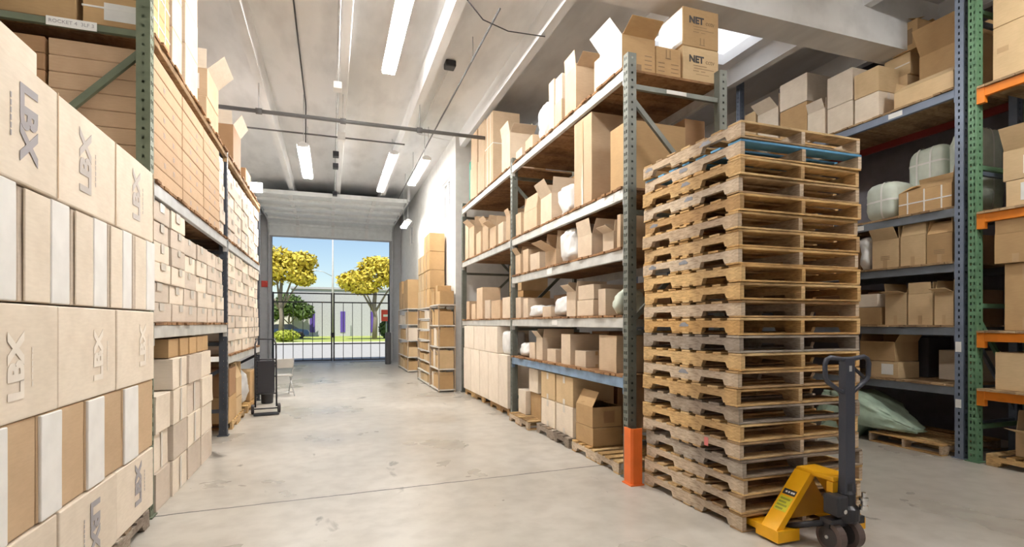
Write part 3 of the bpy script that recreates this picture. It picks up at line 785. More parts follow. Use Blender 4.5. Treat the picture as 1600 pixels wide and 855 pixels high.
# ================================================================ PALLETS
def pallet_proto(kind, W, L, seed, mats, lead=None, name='wooden_pallet'):
    """stringers run along y with two fork notches each; boards run along x"""
    rnd = random.Random(seed)
    t = thing(name, None, None)
    hb, hs, ht = .016, .098, .019
    z = hb
    ms, mt = mats
    for k, x in enumerate((-W / 2 + .02, 0, W / 2 - .02)):
        n0, n1 = L * .17, L * .37
        nh = .042
        poly = [(-L / 2, 0), (-n1 - .02, 0), (-n1, nh), (-n0, nh), (-n0 + .02, 0), (n0 - .02, 0), (n0, nh), (n1, nh), (n1 + .02, 0), (L / 2, 0), (L / 2, hs), (-L / 2, hs)]
        M = Matrix(((0, 1, 0, x), (1, 0, 0, 0), (0, 0, 1, z), (0, 0, 0, 1)))
        MB().prism(poly, -.019, .019, M).build('stringer', ms, t)
    b = MB(); n = 7; ws = [.14] + [rnd.uniform(.09, .13) for _ in range(n - 2)] + [.14]
    gap = (L - sum(ws)) / (n - 1); y = -L / 2
    for w in ws:
        e = rnd.uniform(-.006, .006); b.bbox(-W / 2 + e, W / 2 + e, y, y + w, z + hs + .0005, z + hs + ht, .003); y += w + gap
    b.build('top_boards', mt, t)
    b = MB(); n = 5; ws = [.13] + [rnd.uniform(.09, .12) for _ in range(n - 2)] + [.13]
    for w, yc in zip(ws, (-L / 2 + .065, -L * .27, 0, L * .27, L / 2 - .065)):
        w2 = min(w, .12) if 0 < abs(yc) < L * .3 else w
        if 0 < abs(yc) < L * .3: yc = yc / abs(yc) * (L * .10 + .02)
        e = rnd.uniform(-.005, .005); b.bbox(-W / 2 + e, W / 2 + e, yc - w2 / 2, yc + w2 / 2, 0.0005, hb - .0005, .003)
    b.build('bottom_boards', mt, t)
    return t
PP = []
for i, mm in enumerate([(WOODW, WOODP), (WOODF, WOODF), (WOODG, WOODG), (WOODP, WOODF), (WOODW, WOODF)]): PP.append(pallet_proto(i, 1.25, 1.30, 20 + i, mm))
used = set()
def place_pallet(i, x, y, z, rz, label, group, sx=1, sy=1, cat='pallet'):
    o = PP[i] if i not in used and sx == 1 and sy == 1 else copy_tree(PP[i])
    if o is PP[i]: used.add(i)
    o.location = (x, y, z); o.rotation_euler.z = rz; o.scale = (sx, sy, 1)
    return tag(o, label, cat, group)
KINDS = [0, 0, 4, 2, 0, 1, 2, 3, 0, 1, 2, 1, 0, 1, 1, 4, 3, 4, 3, 0, 3, 4, 0]
LOOK = {0: 'pale timber', 1: 'honey-coloured timber', 2: 'grey weathered timber', 3: 'brown timber', 4: 'light timber'}
rp = random.Random(11); PITCH = .1368; SX, SY = 3.565, 3.865
stack = []
for k in range(23):
    nm = 'bottom' if k == 0 else 'topmost' if k == 22 else 'second from the top' if k == 21 else ORD[k + 1] + ' from the floor'
    lab = '%s pallet, %s%s, in the tall stack of pallets' % (LOOK[KINDS[k]], nm, ', blue boards' if k == 21 else '')
    dx = rp.uniform(-.014, .014) + (.012 if k < 6 else 0); dy = rp.uniform(-.014, .014)
    if k < 3: dx += .03 * (k == 2)
    stack.append(place_pallet(KINDS[k], SX + dx, SY + dy, .0012 + k * PITCH, R(rp.uniform(-.8, .8)), lab, 'wooden pallets in the tall stack'))
# the blue boards of the pallet below the top one
for ch in stack[21].children:
    if ch.name.startswith('top_boards'):
        ch['label'] = 'blue painted boards'
        me = ch.data.copy(); me.materials.clear(); me.materials.append(BLUEW); ch.data = me
# sprayed patches on the stringer sides
for k, u, s in ((22, .25, 'b'), (22, -.55, 'b'), (21, -.05, 'b'), (20, .0, 'b'), (19, .05, 'b'), (18, -.5, 'b'), (15, -.48, 'b'), (15, -.02, 'b'), (11, -.02, 'b'), (8, -.02, 'b')):
    pts = []; rr = random.Random(k * 7 + int(u * 100)); n = 14
    for i in range(n):
        a = 2 * pi * i / n; q = rr.uniform(.7, 1.1); pts.append((max(-.64, u - .0 + cos(a) * .07 * q), max(.064, .072 + sin(a) * .03 * q)))
    M = Matrix(((0, 1, 0, -.6255), (-1, 0, 0, 0), (0, 0, 1, 0), (0, 0, 0, 1)))
    b = MB().prism(pts, -.0008, .0004, M); b.build('paint_mark', GREYSPRAY, stack[k])
b = MB().bbox(-.6262, -.6255, -.30, -.25, .035, .105, .0002); b.build('paint_mark', plain('faded_red_spray', (.55, .16, .15), .8), stack[4])
# pallets under the racks
place_pallet(2, 3.38, 6.62, .0012, 0, 'grey timber pallet under the paired cartons on the floor of the middle rack', 'pallets under the middle rack', .85, .85)
place_pallet(4, 3.36, 5.43, .0012, 0, 'wide low timber pallet under the middle rack beside the orange-red guard', 'pallets under the middle rack', .8, .88)
place_pallet(0, 3.30, 7.75, .0012, 0, 'timber pallet under the crushed cartons beside the tall white boxes', 'pallets under the middle rack', .85, .68)
place_pallet(3, 3.42, 9.1, .0012, 0, 'timber pallet under the first two tall white cartons in the middle rack', 'pallets under the middle rack', .85, .9)
place_pallet(3, 3.42, 10.9, .0012, 0, 'timber pallet under the tall white cartons at the rack end by the small shelves', 'pallets under the middle rack', .85, 1.2)
place_pallet(4, 7.46, 4.72, .0012, R(90), 'pale timber pallet on the floor of the blue rack beside the green bag', 'pallets under the right racks', .72, .85)
place_pallet(1, 7.5, 3.3, .0012, 0, 'timber pallet on the floor under the green-posted rack', 'pallets under the right racks', .85, .85)
place_pallet(2, -1.93, 2.9, .0012, 0, 'dark timber pallet under the camera end of the printed carton wall', 'pallets under the printed carton wall', .92, .9)
place_pallet(2, -1.93, 4.22, .0012, 0, 'dark timber pallet under the far end of the printed carton wall', 'pallets under the printed carton wall', .92, .95)
place_pallet(3, -1.97, 9.4, .0012, 0, 'brown timber pallet on the floor in the far bay of the left rack', 'pallets under the left rack', .9, .9)
place_pallet(3, -1.97, 10.9, .0012, 0, 'brown timber pallet on the floor of the left rack behind the black hand truck', 'pallets under the left rack', .9, .9)
for i in range(5):
    if i not in used: [bpy.data.objects.remove(c) for c in list(PP[i].children)]; bpy.data.objects.remove(PP[i])

# ================================================================ PALLET JACK
jk = thing('pallet_jack', 'yellow hand pallet jack with black upright handle before the pallet stack', 'pallet jack', (3.45, 2.77, 0))
JY = .0
def fork(sx):
    b = MB()
    b.add([(sx - .08, .20, .047), (sx + .08, .20, .047), (sx + .08, .20, .095), (sx - .08, .20, .095), (sx - .08, 1.30, .047), (sx + .08, 1.30, .047), (sx + .08, 1.30, .095), (sx - .08, 1.30, .095),
           (sx - .05, 1.42, .05), (sx + .05, 1.42, .05), (sx + .05, 1.42, .08), (sx - .05, 1.42, .08)],
          [(0, 1, 2, 3), (0, 3, 7, 4), (1, 5, 6, 2), (0, 4, 5, 1), (3, 2, 6, 7), (4, 7, 11, 8), (5, 9, 10, 6), (4, 8, 9, 5), (7, 6, 10, 11), (8, 11, 10, 9)])
    o = b.build('fork', YELLOW, jk)
    MB().prism([(sx - .10, .02), (sx + .10, .02), (sx + .10, .105), (sx - .10, .105)], .16, .37).build('fork_heel', YELLOW, o)
    for y in (1.12, 1.2): MB().lathe([(.02, -.05), (.0225, -.045), (.0225, .045), (.02, .05)], 12, Matrix.Translation((sx, y, .0)) @ Matrix.Translation((0, 0, .0475)) @ Matrix.Rotation(pi / 2, 4, 'Y')).build('load_roller', RUBBER, o)
for sx in (-.33, .33): fork(sx)
# slanting arms of the frame, a broad plate each, meeting under the top rail
for s in (-1, 1):
    b = MB()
    q = [(-.425, .105), (-.36, .105), (-.055, .47), (-.10, .49)]
    b.prism(q if s < 0 else [(-a, z) for a, z in q[::-1]], .18, .32)
    o = b.build('frame_arm', YELLOW, jk)
    if s < 0:
        d = Vector((.325, 0, .385)).normalized(); nn = Vector((-d.z, 0, d.x))
        M = Matrix((d, Vector((0, -1, 0)), nn)).transposed().to_4x4(); M.translation = Vector((-.425, .25, .105)) + nn * .0005
        MB().box(.15, .27, -.055, .055, 0, .001, M).build('lime_sticker', STICK, o)
        k = MB().box(.285, .33, -.055, .055, 0, .001, M).build('black_sticker', BLACK, o)
        c = MB()
        for q in (-.035, -.012, .012, .03): c.box(.30, .315, q, q + .016, .001, .0016, M)
        c.build('sticker_print', PAPER, k)
        c = MB()
        for q in range(4): c.box(.16 + q * .027, .175 + q * .027, -.045, .02 + .02 * (q % 2), .001, .0016, M)
        c.build('sticker_print', plain('olive_ink', (.30, .30, .03), .6), o)
MB().bbox(-.095, .095, .0, .32, .47, .51, .012).build('top_rail', YELLOW, jk)
MB().prism([(-.10, .40), (.10, .40), (.10, .47), (-.10, .47)], .0, .05).build('rail_lip', YELLOW, jk)
MB().prism([(-.27, .11), (.27, .11), (.04, .46), (-.04, .46)], .325, .338).build('back_plate', plain('dark_yellow_paint', (.55, .25, .01), .45), jk)
MB().bar((-.17, .0, .19), (.17, .0, .19), .06, .05).build('linkage_bar', BLACK, jk)
MB().tube([(-.165, .02, .19), (-.29, .24, .1)], .022, 8).build('push_rod', BLACK, jk)
MB().tube([(.165, .02, .19), (.29, .24, .1)], .022, 8).build('push_rod', BLACK, jk)
MB().lathe([(.07, .2), (.085, .22), (.085, .30), (.06, .32), (.06, .40), (.045, .42), (.045, .47)], 18, Matrix.Translation((.0, -.02, 0))).build('pump', BLACK, jk)
MB().bbox(-.16, -.06, -.09, .03, .26, .40, .012).build('pump_block', BLACK, jk)
MB().lathe([(.028, .30), (.028, .33), (.018, .335), (.018, .36), (.03, .365), (.03, .385), (.014, .39), (.014, .42)], 14, Matrix.Translation((.055, -.11, 0.0))).build('release_valve', CHROME, jk)
MB().lathe([(.016, -.012), (.016, .012)], 10, Matrix.Translation((-.11, -.095, .30)) @ Matrix.Rotation(pi / 2, 4, 'X')).build('bolt', CHROME, jk)
MB().bar((-.18, -.01, .215), (.12, -.01, .215), .09, .03).build('steer_fork', BLACK, jk)
for sx in (-.125, .045):
    w = MB().lathe([(.075, -.035), (.1, -.03), (.1, .03), (.075, .035)], 28, Matrix.Translation((sx, -.01, .1012)) @ Matrix.Rotation(pi / 2, 4, 'Y')).build('steer_wheel', TREAD, jk)
    MB().lathe([(.03, -.042), (.072, -.037), (.072, .037), (.03, .042)], 24, Matrix.Translation((sx, -.01, .1012)) @ Matrix.Rotation(pi / 2, 4, 'Y')).build('hub', RUBBER, w)
    MB().lathe([(.012, -.05), (.012, .05)], 10, Matrix.Translation((sx, -.01, .1012)) @ Matrix.Rotation(pi / 2, 4, 'Y')).build('axle_cap', GALV, w)
JB = plain('blue_black_enamel', (.05, .055, .075), .4)
MB().prism([(-.055, .40), (.055, .40), (.045, .52), (.043, 1.35), (-.043, 1.35), (-.045, .52)], -.055, .0).build('handle_column', JB, jk)
hl = [(-.045, -.03, 1.345), (-.16, -.03, 1.36), (-.195, -.03, 1.345), (-.21, -.03, 1.31), (-.205, -.03, 1.22), (-.185, -.03, 1.19), (-.06, -.03, 1.115)]
loop = hl + [(-x, y, z) for x, y, z in hl[::-1]]
MB().tube(loop, .0165, 10, closed=True).build('handle_grip', JB, jk)
MB().bar((.03, -.035, 1.30), (.13, -.06, 1.21), .012, .02).build('release_lever', BLACK, jk)
MB().bbox(-.012, .012, -.0575, -.0555, 1.26, 1.30, .0005).build('maker_plate', GALV, jk)

# ================================================================ THE PRINTED CARTON WALL (left foreground)
XF = -1.35
WG = 'cartons in the printed carton wall'
ROWN = ['bottom', 'second', 'third', 'fourth', 'top']
COLN = ['first from the camera', 'second from the camera', 'third from the camera', 'fourth from the camera']
cols = [(2.05, 2.60), (2.61, 3.385), (3.395, 4.175), (4.185, 4.955)]
def lbx(o, w, l, h, u, v, rot, size, mat, small=True):
    lettering('LBX', size, mat, o, face_M('+x', w, l, h, u, v, rot), .009, 'printing')
    if small:
        du = -.16 if rot < 0 else .16
        print_lines('+x', w, l, h, [(u + du * 1.1 - .012, u + du * 1.1, v - .18 + .06 * j, v - .135 + .06 * j) for j in range(6)], mat, o)
SPEC = {0: [(.5, .5, -pi / 2, INKP), (.5, .5, -pi / 2, INKV), (.55, .52, -pi / 2, INK), (.55, .55, pi / 2, INK)],
        2: [(.5, .5, pi / 2, INKV), (.5, .45, pi / 2, INKV), (.65, .45, pi / 2, INKV), (.65, .5, pi / 2, INKV)],
        4: [(.5, .5, -pi / 2, INKP), (.62, .52, -pi / 2, INK), (.42, .5, pi / 2, INKP), (.5, .5, pi / 2, INKP)]}
ZR = {0: (.137, .605), 2: (1.15, 1.695), 4: (2.25, 2.815)}
for r in (0, 2, 4):
    z0, z1 = ZR[r]
    for c, (y0, y1) in enumerate(cols):
        w, l, h = .60, y1 - y0, z1 - z0
        what = 'dark upright LBX print' if SPEC[r][c][3] is INK else 'pale LBX print'
        what = 'dark sideways lettering' if SPEC[r][c][3] is INK else 'faded sideways lettering'
        jx = random.uniform(-.012, .0)
        o = carton(XF - w + jx, XF + jx, y0, y1, z0, z1 - .004, KP, 'cream carton with %s, %s row of the carton wall, %s' % (what, ROWN[r], COLN[c]), WG, amp=.004, fine=3)
        if c or r == 4: lbx(o, w, l, h, SPEC[r][c][0], SPEC[r][c][1], SPEC[r][c][2], .20 if r == 4 else .17, SPEC[r][c][3])
        if r == 4: patch('+x', w, l, h, .985, .999, .01, .99).build('edge_strip', KT, o)
# narrow cartons on end: white wrap down one side of each face
n4 = [(2.10, 2.50), (2.51, 2.99), (3.05, 3.525), (3.57, 4.03), (4.06, 4.455), (4.49, 4.96)]
for c, (y0, y1) in enumerate(n4):
    w, l, h = .58, y1 - y0, 2.245 - 1.70
    o = carton(XF - w - .01, XF - .01 + random.uniform(-.02, .004), y0, y1, 1.70, 2.244, KQ, 'narrow white-wrapped carton, %s from the camera, fourth row of the carton wall' % ORD[c + 1], WG, amp=.007, fine=3)
    b = MB().grid(.02, l * .42, h - .004, .006, 2, .003, c + 40, Vector((w / 2 - .002, l * .29, .001))); b.build('white_wrap', FOAM, o)
    MB().grid(.012, l * .5, h - .01, .004, 2, .003, c + 60, Vector((w / 2 - .001, -l * .18, .003))).build('face_panel', KP, o)
n2 = [(2.08, 2.40), (2.41, 2.71), (2.73, 3.19), (3.20, 3.72), (3.73, 4.30), (4.31, 4.965)]
for c, (y0, y1) in enumerate(n2):
    w, l, h = .58, y1 - y0, 1.145 - .61
    o = carton(XF - w - .02, XF - .018, y0, y1, .61, 1.145, KT, 'tan carton with white foam edge, %s from the camera, second row of the carton wall' % ORD[c + 1], WG, amp=.006, fine=3)
    MB().grid(.02, l * .42, h - .006, .006, 2, .004, c + 80, Vector((w / 2 + .004, -l * .27, .002))).build('white_foam', FOAM, o)
o = carton(-1.98, -1.40, 2.2, 3.28, 2.818, 2.96, KP, 'flat cream carton lying on top of the carton wall at the picture edge', 'cartons in the printed carton wall')

# ================================================================ LEFT RACK
XS = XL - .005
LG = 'flat cartons on the middle shelf of the left rack'
DK = .0275
zf = 2.78 + DK
flat_cols = [('near', 5.13, 6.03), ('middle', 6.04, 6.94), ('far', 6.95, 7.86)]
rr = random.Random(5)
for q, (nm, y0, y1) in enumerate(flat_cols):
    for k in range(8):
        h = .1335; dy = rr.uniform(-.008, .0); dx = rr.uniform(-.004, .002)
        o = carton(XS - .72 + dx, XS + dx, y0 + .004, y1 + dy - .004, zf + k * h, zf + (k + 1) * h - .0012, KF, 'long flat kraft carton, %s layer up in the %s stack, left rack middle shelf' % (ORD[k + 1], nm), LG, amp=.004)
        for u in (.3, .62):
            if rr.random() < .75: print_lines('+x', .72, y1 - y0 - .012, h - .002, [(u, u + .06, .3 + .12 * j, .36 + .12 * j) for j in range(3)], INK, o)
for k in range(8):       # second stack deeper in the shelf, seen through the end frame
    carton(XS - 1.14, XS - .74, 5.13, 5.9, zf + k * .1335, zf + (k + 1) * .1335 - .002, KD, 'flat brown carton, %s layer up in the stack behind the end frame, left rack' % ORD[k + 1], 'flat cartons behind the end frame of the left rack')
# small taped parcels
def parcels(n_rows, z0, hz, cols_, label, group, depth=.42, skip=(), mat=None, seed=0):
    rr = random.Random(seed)
    for c, (y0, y1) in enumerate(cols_):
        for k in range(n_rows):
            if (c, k) in skip: continue
            dx = rr.uniform(-.03, .0); m = mat or rr.choice((KQ, KQ, KP, KQ))
            h = hz - .003
            o = carton(XS - depth + dx, XS + dx, y0 + .006 + rr.uniform(0, .012), y1 - .006 - rr.uniform(0, .015), z0 + k * hz, z0 + k * hz + h, m, label % (ORD[k + 1], ORD[c + 1]), group, amp=.012)
            u = rr.choice((.28, .4, .5)); l = y1 - y0 - .03
            s = patch('+x', depth, l, h, u, u + rr.uniform(.16, .3), .45 + rr.uniform(0, .2), .97)
            s.build('clear_tape', CTAPE, o)
cb = [5.13, 5.66, 6.17, 6.70, 7.22, 7.74, 8.22]
parcels(6, 1.58 + DK, .176, list(zip(cb[:-1], cb[1:])), 'small taped carton, %s layer up, %s pile from the carton wall, left rack open bay', 'taped cartons in the open bay of the left rack',
        skip={(c, 5) for c in range(2, 6)}, seed=2)
b2 = [8.47, 9.15, 9.85, 10.55, 11.25, 11.88]
parcels(8, 1.12 + DK, .189, list(zip(b2[:-1], b2[1:])), 'small taped carton, %s layer up, %s pile from the dark post, left rack far bay', 'taped cartons in the far bay of the left rack', seed=3)
parcels(6, zf, .177, [(7.90, 8.31), (8.46, 9.1), (9.11, 9.8), (9.81, 10.5), (10.51, 11.2), (11.21, 11.88)], 'taped carton above the long beam, %s layer up, %s pile after the flat cartons', 'taped cartons over the beam of the left rack', seed=4)
# floor cartons of the near bay
XSF = XS
XS = -1.375
fc = [(5.125, 5.57), (5.58, 6.10), (6.11, 6.68), (6.69, 7.26)]
for c, (y0, y1) in enumerate(fc):
    zz = [.002, .33, .66, .985, 1.275]
    for k in range(4):
        if c == 0 and k == 3: continue
        dx = rr.uniform(-.03, .0) - (.0 if c else .02)
        carton(XS - .55 + dx, XS + dx + .015, y0 + rr.uniform(0, .02), y1 - .012, zz[k], zz[k + 1] - .003, rr.choice((KQ, KP, KP)), 'cream floor carton, %s layer up, %s pile from the carton wall, under left beam' % (ORD[k + 1], ORD[c + 1]),
               'floor cartons under the left rack', amp=.014, tape=('+xv',) if rr.random() < .35 else None, tmat=CTAPE, fine=3)
for c, (y0, y1) in enumerate([(5.60, 5.95), (5.96, 6.3), (6.31, 6.62), (6.63, 6.95), (6.96, 7.25)]):
    carton(XS - .5, XS - .02 + rr.uniform(-.03, .0), y0, y1 - .01, 1.277, 1.455, K, 'small carton squeezed just below the left rack beam, %s from the carton wall' % ORD[c + 1], 'small cartons just below the left rack beam', amp=.012)
carton(XS - .75, XS - .30, 7.38, 8.0, .002, .40, KD, 'brown carton on the floor in the gap before the dark post', None)
carton(XS - .78, XS - .28, 7.40, 7.98, .402, .80, KD, 'brown carton stacked on another in the gap before the dark post', None, rz=R(2))
sack('plastic_bag', 'crumpled white plastic bag on brown cartons in the gap before the dark post', 'bag', XS - .66, XS - .33, 7.45, 7.93, .83, 1.25, BAG, .8, .05, seed=4)
# far bay floor
for (y0, y1, z0, z1, m, t_) in ((8.55, 9.2, .137, .52, K, 'bottom'), (8.58, 9.15, .523, .93, KD, 'upper')):
    carton(XS - .6, XS - .03, y0, y1, z0, z1, m, 'brown carton, %s one of two on a pallet just past the dark post' % t_, None, amp=.012)
carton(XS - .6, XS - .04, 9.24, 9.80, .137, .42, KL, 'kraft carton on the pallet left of the black hand truck, bottom one', None, amp=.014)
open_carton(XS - .6, XS - .05, 9.26, 9.78, .424, .72, KL, 'open carton on another at the left rack far bay floor', None, (150, 70, 80, 95))
sack('plastic_bag', 'white plastic bag slumped on the pallet beside the black hand truck', 'bag', XS - .5, XS - .06, 10.35, 10.8, .137, .75, BAG, .7, .05, seed=9)
carton(XS - .65, XS - .06, 10.85, 11.5, .137, .7, K, 'kraft carton on the last pallet of the left rack', None, amp=.012)
# top of the left rack
XS = XSF
zt = 4.0 + DK
def strapped(x0, x1, y0, y1, z0, z1, mat, label, group=None, sheet=None, axes='yz'):
    o = carton(x0, x1, y0, y1, z0, z1, mat, label, group, sheet=sheet, amp=.004)
    w, l, h = x1 - x0, y1 - y0, z1 - z0
    for u in (.3, .7):
        b = MB(); q = .006
        a, c = -l / 2 + l * u - .007, -l / 2 + l * u + .007
        b.box(-w / 2 - .002, w / 2 + .002, a, c, h - .004, h + .0015); b.box(-w / 2 - .002, -w / 2 + .003, a, c, .001, h); b.box(w / 2 - .003, w / 2 + .002, a, c, .001, h)
        b.build('strap', STRAP, o)
    b = MB(); z = h * .55
    b.box(-w / 2 - .003, w / 2 + .003, -l / 2 - .003, -l / 2 + .003, z, z + .014); b.box(-w / 2 - .003, w / 2 + .003, l / 2 - .003, l / 2 + .003, z, z + .014)
    b.box(-w / 2 - .003, -w / 2 + .003, -l / 2, l / 2, z, z + .014); b.box(w / 2 - .003, w / 2 + .003, -l / 2, l / 2, z, z + .014)
    b.build('strap', STRAP, o)
    return o
for k in range(4):
    z0 = zt + k * .262
    strapped(XS - .5, XS - .01, 5.14, 5.62, z0, z0 + .259, K, 'labelled strapped carton, %s up at the near end of the left rack top' % ORD[k + 1], 'strapped cartons on the left rack top', sheet=('-y', .3, .75, .2, .75))
    carton(XS - 1.1, XS - .54, 5.14, 5.7, z0, z0 + .259, K, 'kraft carton behind the strapped ones on the left rack top, %s up' % ORD[k + 1], 'back cartons on the left rack top')
for k in range(3): carton(XS - .5, XS, 5.68, 6.02, zt + k * .36, zt + k * .36 + .357, KN, 'cream carton, %s up, second pile on the left rack top' % ORD[k + 1], 'cream cartons on the left rack top', amp=.012)
for k in range(3): carton(XS - .5, XS + .01, 6.10, 6.62, zt + k * .42, zt + k * .42 + .417, KN, 'taller cream carton, %s up, third pile on the left rack top' % ORD[k + 1], 'tall cream cartons on the left rack top', amp=.01)
carton(XS - .45, XS - .02, 7.2, 7.9, zt, zt + .32, KM, 'kraft carton with paper label, lower of two beside the white pipe end, left rack top', None, sheet=('-y', .3, .8, .25, .8))
o = open_carton(XS - .45, XS - .02, 7.22, 7.88, zt + .323, zt + .66, KM, 'open kraft carton with white inner flap, upper of two on the left rack top', None, (70, 135, 80, 90), sheet=('-y', .3, .8, .25, .8), fl=.26, fmat=KW)
open_carton(XS - .48, XS - .02, 9.0, 9.7, zt, zt + .62, KD, 'open brown carton with raised white flap beyond the labelled pair, left rack top', None, (80, 125, 100, 85), fl=.2, fmat=KW)
carton(XS - .48, XS - .04, 10.4, 11.0, zt, zt + .35, KD, 'brown carton near the flood light on the left rack top', None)

# ================================================================ BIN, HAND TRUCK, CHAIR
h = thing('hand_truck', 'black two-wheeled hand truck leaning by the left rack in the aisle', 'hand truck', (-1.09, 10.15, 0), R(8))
for s in (-.17, .17):
    MB().tube([(s, .02, .12), (s, .10, .7), (s, .20, 1.22), (s * .8, .25, 1.32)], .014, 8).build('rail', BLACK, h)
    MB().lathe([(.06, -.025), (.085, -.02), (.085, .02), (.06, .025)], 18, Matrix.Translation((s * 1.25, .06, .0862)) @ Matrix.Rotation(pi / 2, 4, 'Y')).build('wheel', RUBBER, h)
MB().tube([(-.24, .06, .086), (.24, .06, .086)], .012, 8).build('axle', BLACK, h)
for z, y in ((.35, .055), (.65, .095), (.95, .145), (1.31, .247)): MB().tube([(-.17, y, z), (.17, y, z)], .012, 8).build('cross_bar', BLACK, h)
MB().bbox(-.2, .2, -.22, .03, .012, .024, .003).build('toe_plate', BLACK, h)
MB().bbox(-.14, .14, .075, .10, .36, .93, .006).build('back_panel', BLACK, h)
w = thing('waste_bin', 'black tapered waste bin standing behind the hand truck', 'bin', (-1.215, 11.5, 0))
prof = [(.10, .0), (.11, .02), (.145, .78), (.16, .78), (.16, .82), (.138, .82), (.105, .06)]
MB().lathe(prof, 24).build('body', plain('black_plastic', (.03, .03, .032), .45), w)
for a in (0, pi): MB().box(.145, .172, -.04, .04, .72, .76, Matrix.Rotation(a, 4, 'Z')).build('handle', BLACK, w)
MB().grid(.18, .18, .06, .02, 3, .02, 3, Vector((0, 0, .785))).build('bin_liner', BAG, w)
c = thing('folding_chair', 'pale metal folding chair facing the gate beyond the waste bin', 'chair', (-1.02, 12.55, 0), R(200))
CH = plain('pale_grey_chair_paint', (.55, .53, .50), .5)
for s in (-.2, .2):
    MB().tube([(s, -.25, .0125), (s, .0, .42), (s, .14, .84)], .0115, 8).build('leg', GALV, c)
    MB().tube([(s * .9, .26, .0125), (s * .9, -.12, .46)], .0115, 8).build('leg', GALV, c)
MB().bbox(-.19, .19, -.22, .16, .44, .462, .006).build('seat', CH, c)
MB().bbox(-.19, .19, .10, .118, .62, .82, .006, Matrix.Translation((0, .02, 0))).build('backrest', CH, c)
MB().tube([(-.18, .2, .10), (.18, .2, .10)], .009, 6).build('cross_bar', GALV, c)

# ================================================================ MIDDLE RACK CONTENTS
X0 = XR + .035
def row(items, z, level, bay, ymin, ymax, group, depth=.46):
    """items near to far: (px_far, px_near, py_top, kind, material, depth, extra)"""
    anchor = 'guarded post' if bay == 'near' else 'middle post'
    prev = ymin; z += .0275; k = 0
    for it in items:
        pf, pn, pt, kind, m = it[:5]; m = KM if m is K else KM2 if m is KL else KN if m is KW else m; dp = it[5] if len(it) > 5 and it[5] else depth; ex = it[6] if len(it) > 6 else {}
        y0 = max(Yp(X0, pn), prev + .012); y1 = min(Yp(X0, pf), ymax)
        if y1 - y0 < .07: y1 = min(y0 + .12, ymax)
        if y1 - y0 < .05: continue
        zt_ = Zp(X0, max(Yp(X0, pn), ymin), pt); prev = y1; k += 1
        top = {1.03: 1.535, 1.66: 2.245 if bay == 'near' else 2.875, 2.37: 2.875, 3.0: 4.11, 4.24: 5.72}[round(z - .0275, 2)]
        if kind == 'o':
            fl_ = ex.get('fl') or min(.24, dp * .5, (y1 - y0) * .5)
            top -= fl_ * max(sin(R(a)) for a in ex.get('f', (140, 80, 88, 80)) if a is not None)
        zt_ = max(min(zt_, top), z + .08)
        x0 = X0 + ex.get('dx', 0)
        where = '%s from the %s, %s of the middle rack' % (ORD[k], anchor, level)
        sh = (y1 - y0) * .03 + .004
        jit = R(random.Random(pf * 7 + k).uniform(-2.4, 2.4)) if kind in 'co' else 0
        if kind in 'co': y0 += sh; y1 -= sh; x0 += .012
        if kind == 'c': carton(x0, x0 + dp, y0, y1, z, zt_, m, '%s, %s' % (ex.get('d', 'closed kraft carton'), where), group, tape=ex.get('tape'), amp=.014, fine=3, sheet=ex.get('sheet'), rz=jit)
        elif kind == 'cc':
            zm = z + (zt_ - z) * ex.get('m', .5)
            carton(x0, x0 + dp, y0, y1, z, zm - .003, m, 'lower of two cartons, %s' % where, group, tape=ex.get('tape'), amp=.008)
            carton(x0 + .01, x0 + dp, y0 + .008, y1 - .008, zm, zt_, ex.get('m2', m), 'upper of two cartons, %s' % where, group, tape=ex.get('tape'), amp=.01)
        elif kind == 'o': open_carton(x0, x0 + dp, y0 + .01, y1 - .01, z, zt_, m, '%s, %s' % (ex.get('d', 'open kraft carton'), where), group, ex.get('f', (140, 80, 88, 80)), fl=ex.get('fl'), fmat=ex.get('fm'), rz=jit)
        elif kind == 'b': sack('plastic_bag', '%s, %s' % (ex.get('d', 'white plastic bag'), where), 'bag', x0, x0 + min(dp, .4), y0, y1, z, zt_, m, ex.get('e', .6), .045, seed=k * 3 + int(z * 10), group=group)
        elif kind == 's': strapped(x0, x0 + dp, y0, y1, z, zt_, m, 'strapped carton, ' + where, group)
NB, NE, FB, FE = 4.90, 8.33, 8.43, 11.84
# --- top
TZ = 4.24 + .0275
G = 'cartons on the top of the middle rack'
for k in range(2):
    z0 = TZ + k * .437
    o = carton(3.70, 4.185, 4.905, 5.37, z0, z0 + .434, KL if k == 0 else K, '%s of two cartons with a bold black three-letter print, top of the middle rack' % ('lower' if k == 0 else 'upper'), 'printed cartons at the end of the middle rack top', amp=.003)
    wl = (.485, .465, .434)
    lettering('NET', .105, INKK, o, face_M('-y', *wl, .37, .68, 0), .0045, 'printing')
    lettering('cctv', .075, INKB, o, face_M('-y', *wl, .75, .66, 0), 0, 'printing')
    print_lines('-y', *wl, [(.28, .66, .52, .535), (.3, .86, .45, .465), (.28, .44, .38, .395), (.5, .62, .38, .395)] + ([(.47, .49, .08, .25), (.57, .59, .08, .25), (.45, .61, .06, .08)] if k else [(.36, .72, .30, .31)]), INKB, o)
    print_lines('-x', *wl, [(.15, .85, .15 + .09 * j, .165 + .09 * j) for j in range(7)], INKP, o)
    patch('-x', *wl, .03, .97, .04, .97).build('paper_panel', PAPER, o) if k else None
o = open_carton(2.93, 3.34, 4.91, 5.40, TZ, TZ + .42, K, 'open carton with printed white outer side and raised flaps, top of the middle rack', G, (132, 85, 150, 80), fl=.21)
[c for c in o.children if c.name.startswith('flap')][0].data.materials[0] = PAPER
patch('-x', .41, .49, .42, .01, .99, .01, .99).build('white_panel', PAPER, o)
lettering('CE', .09, INKP, o, face_M('-x', .41, .49, .42, .45, .5, .3, .003), 0, 'printing')
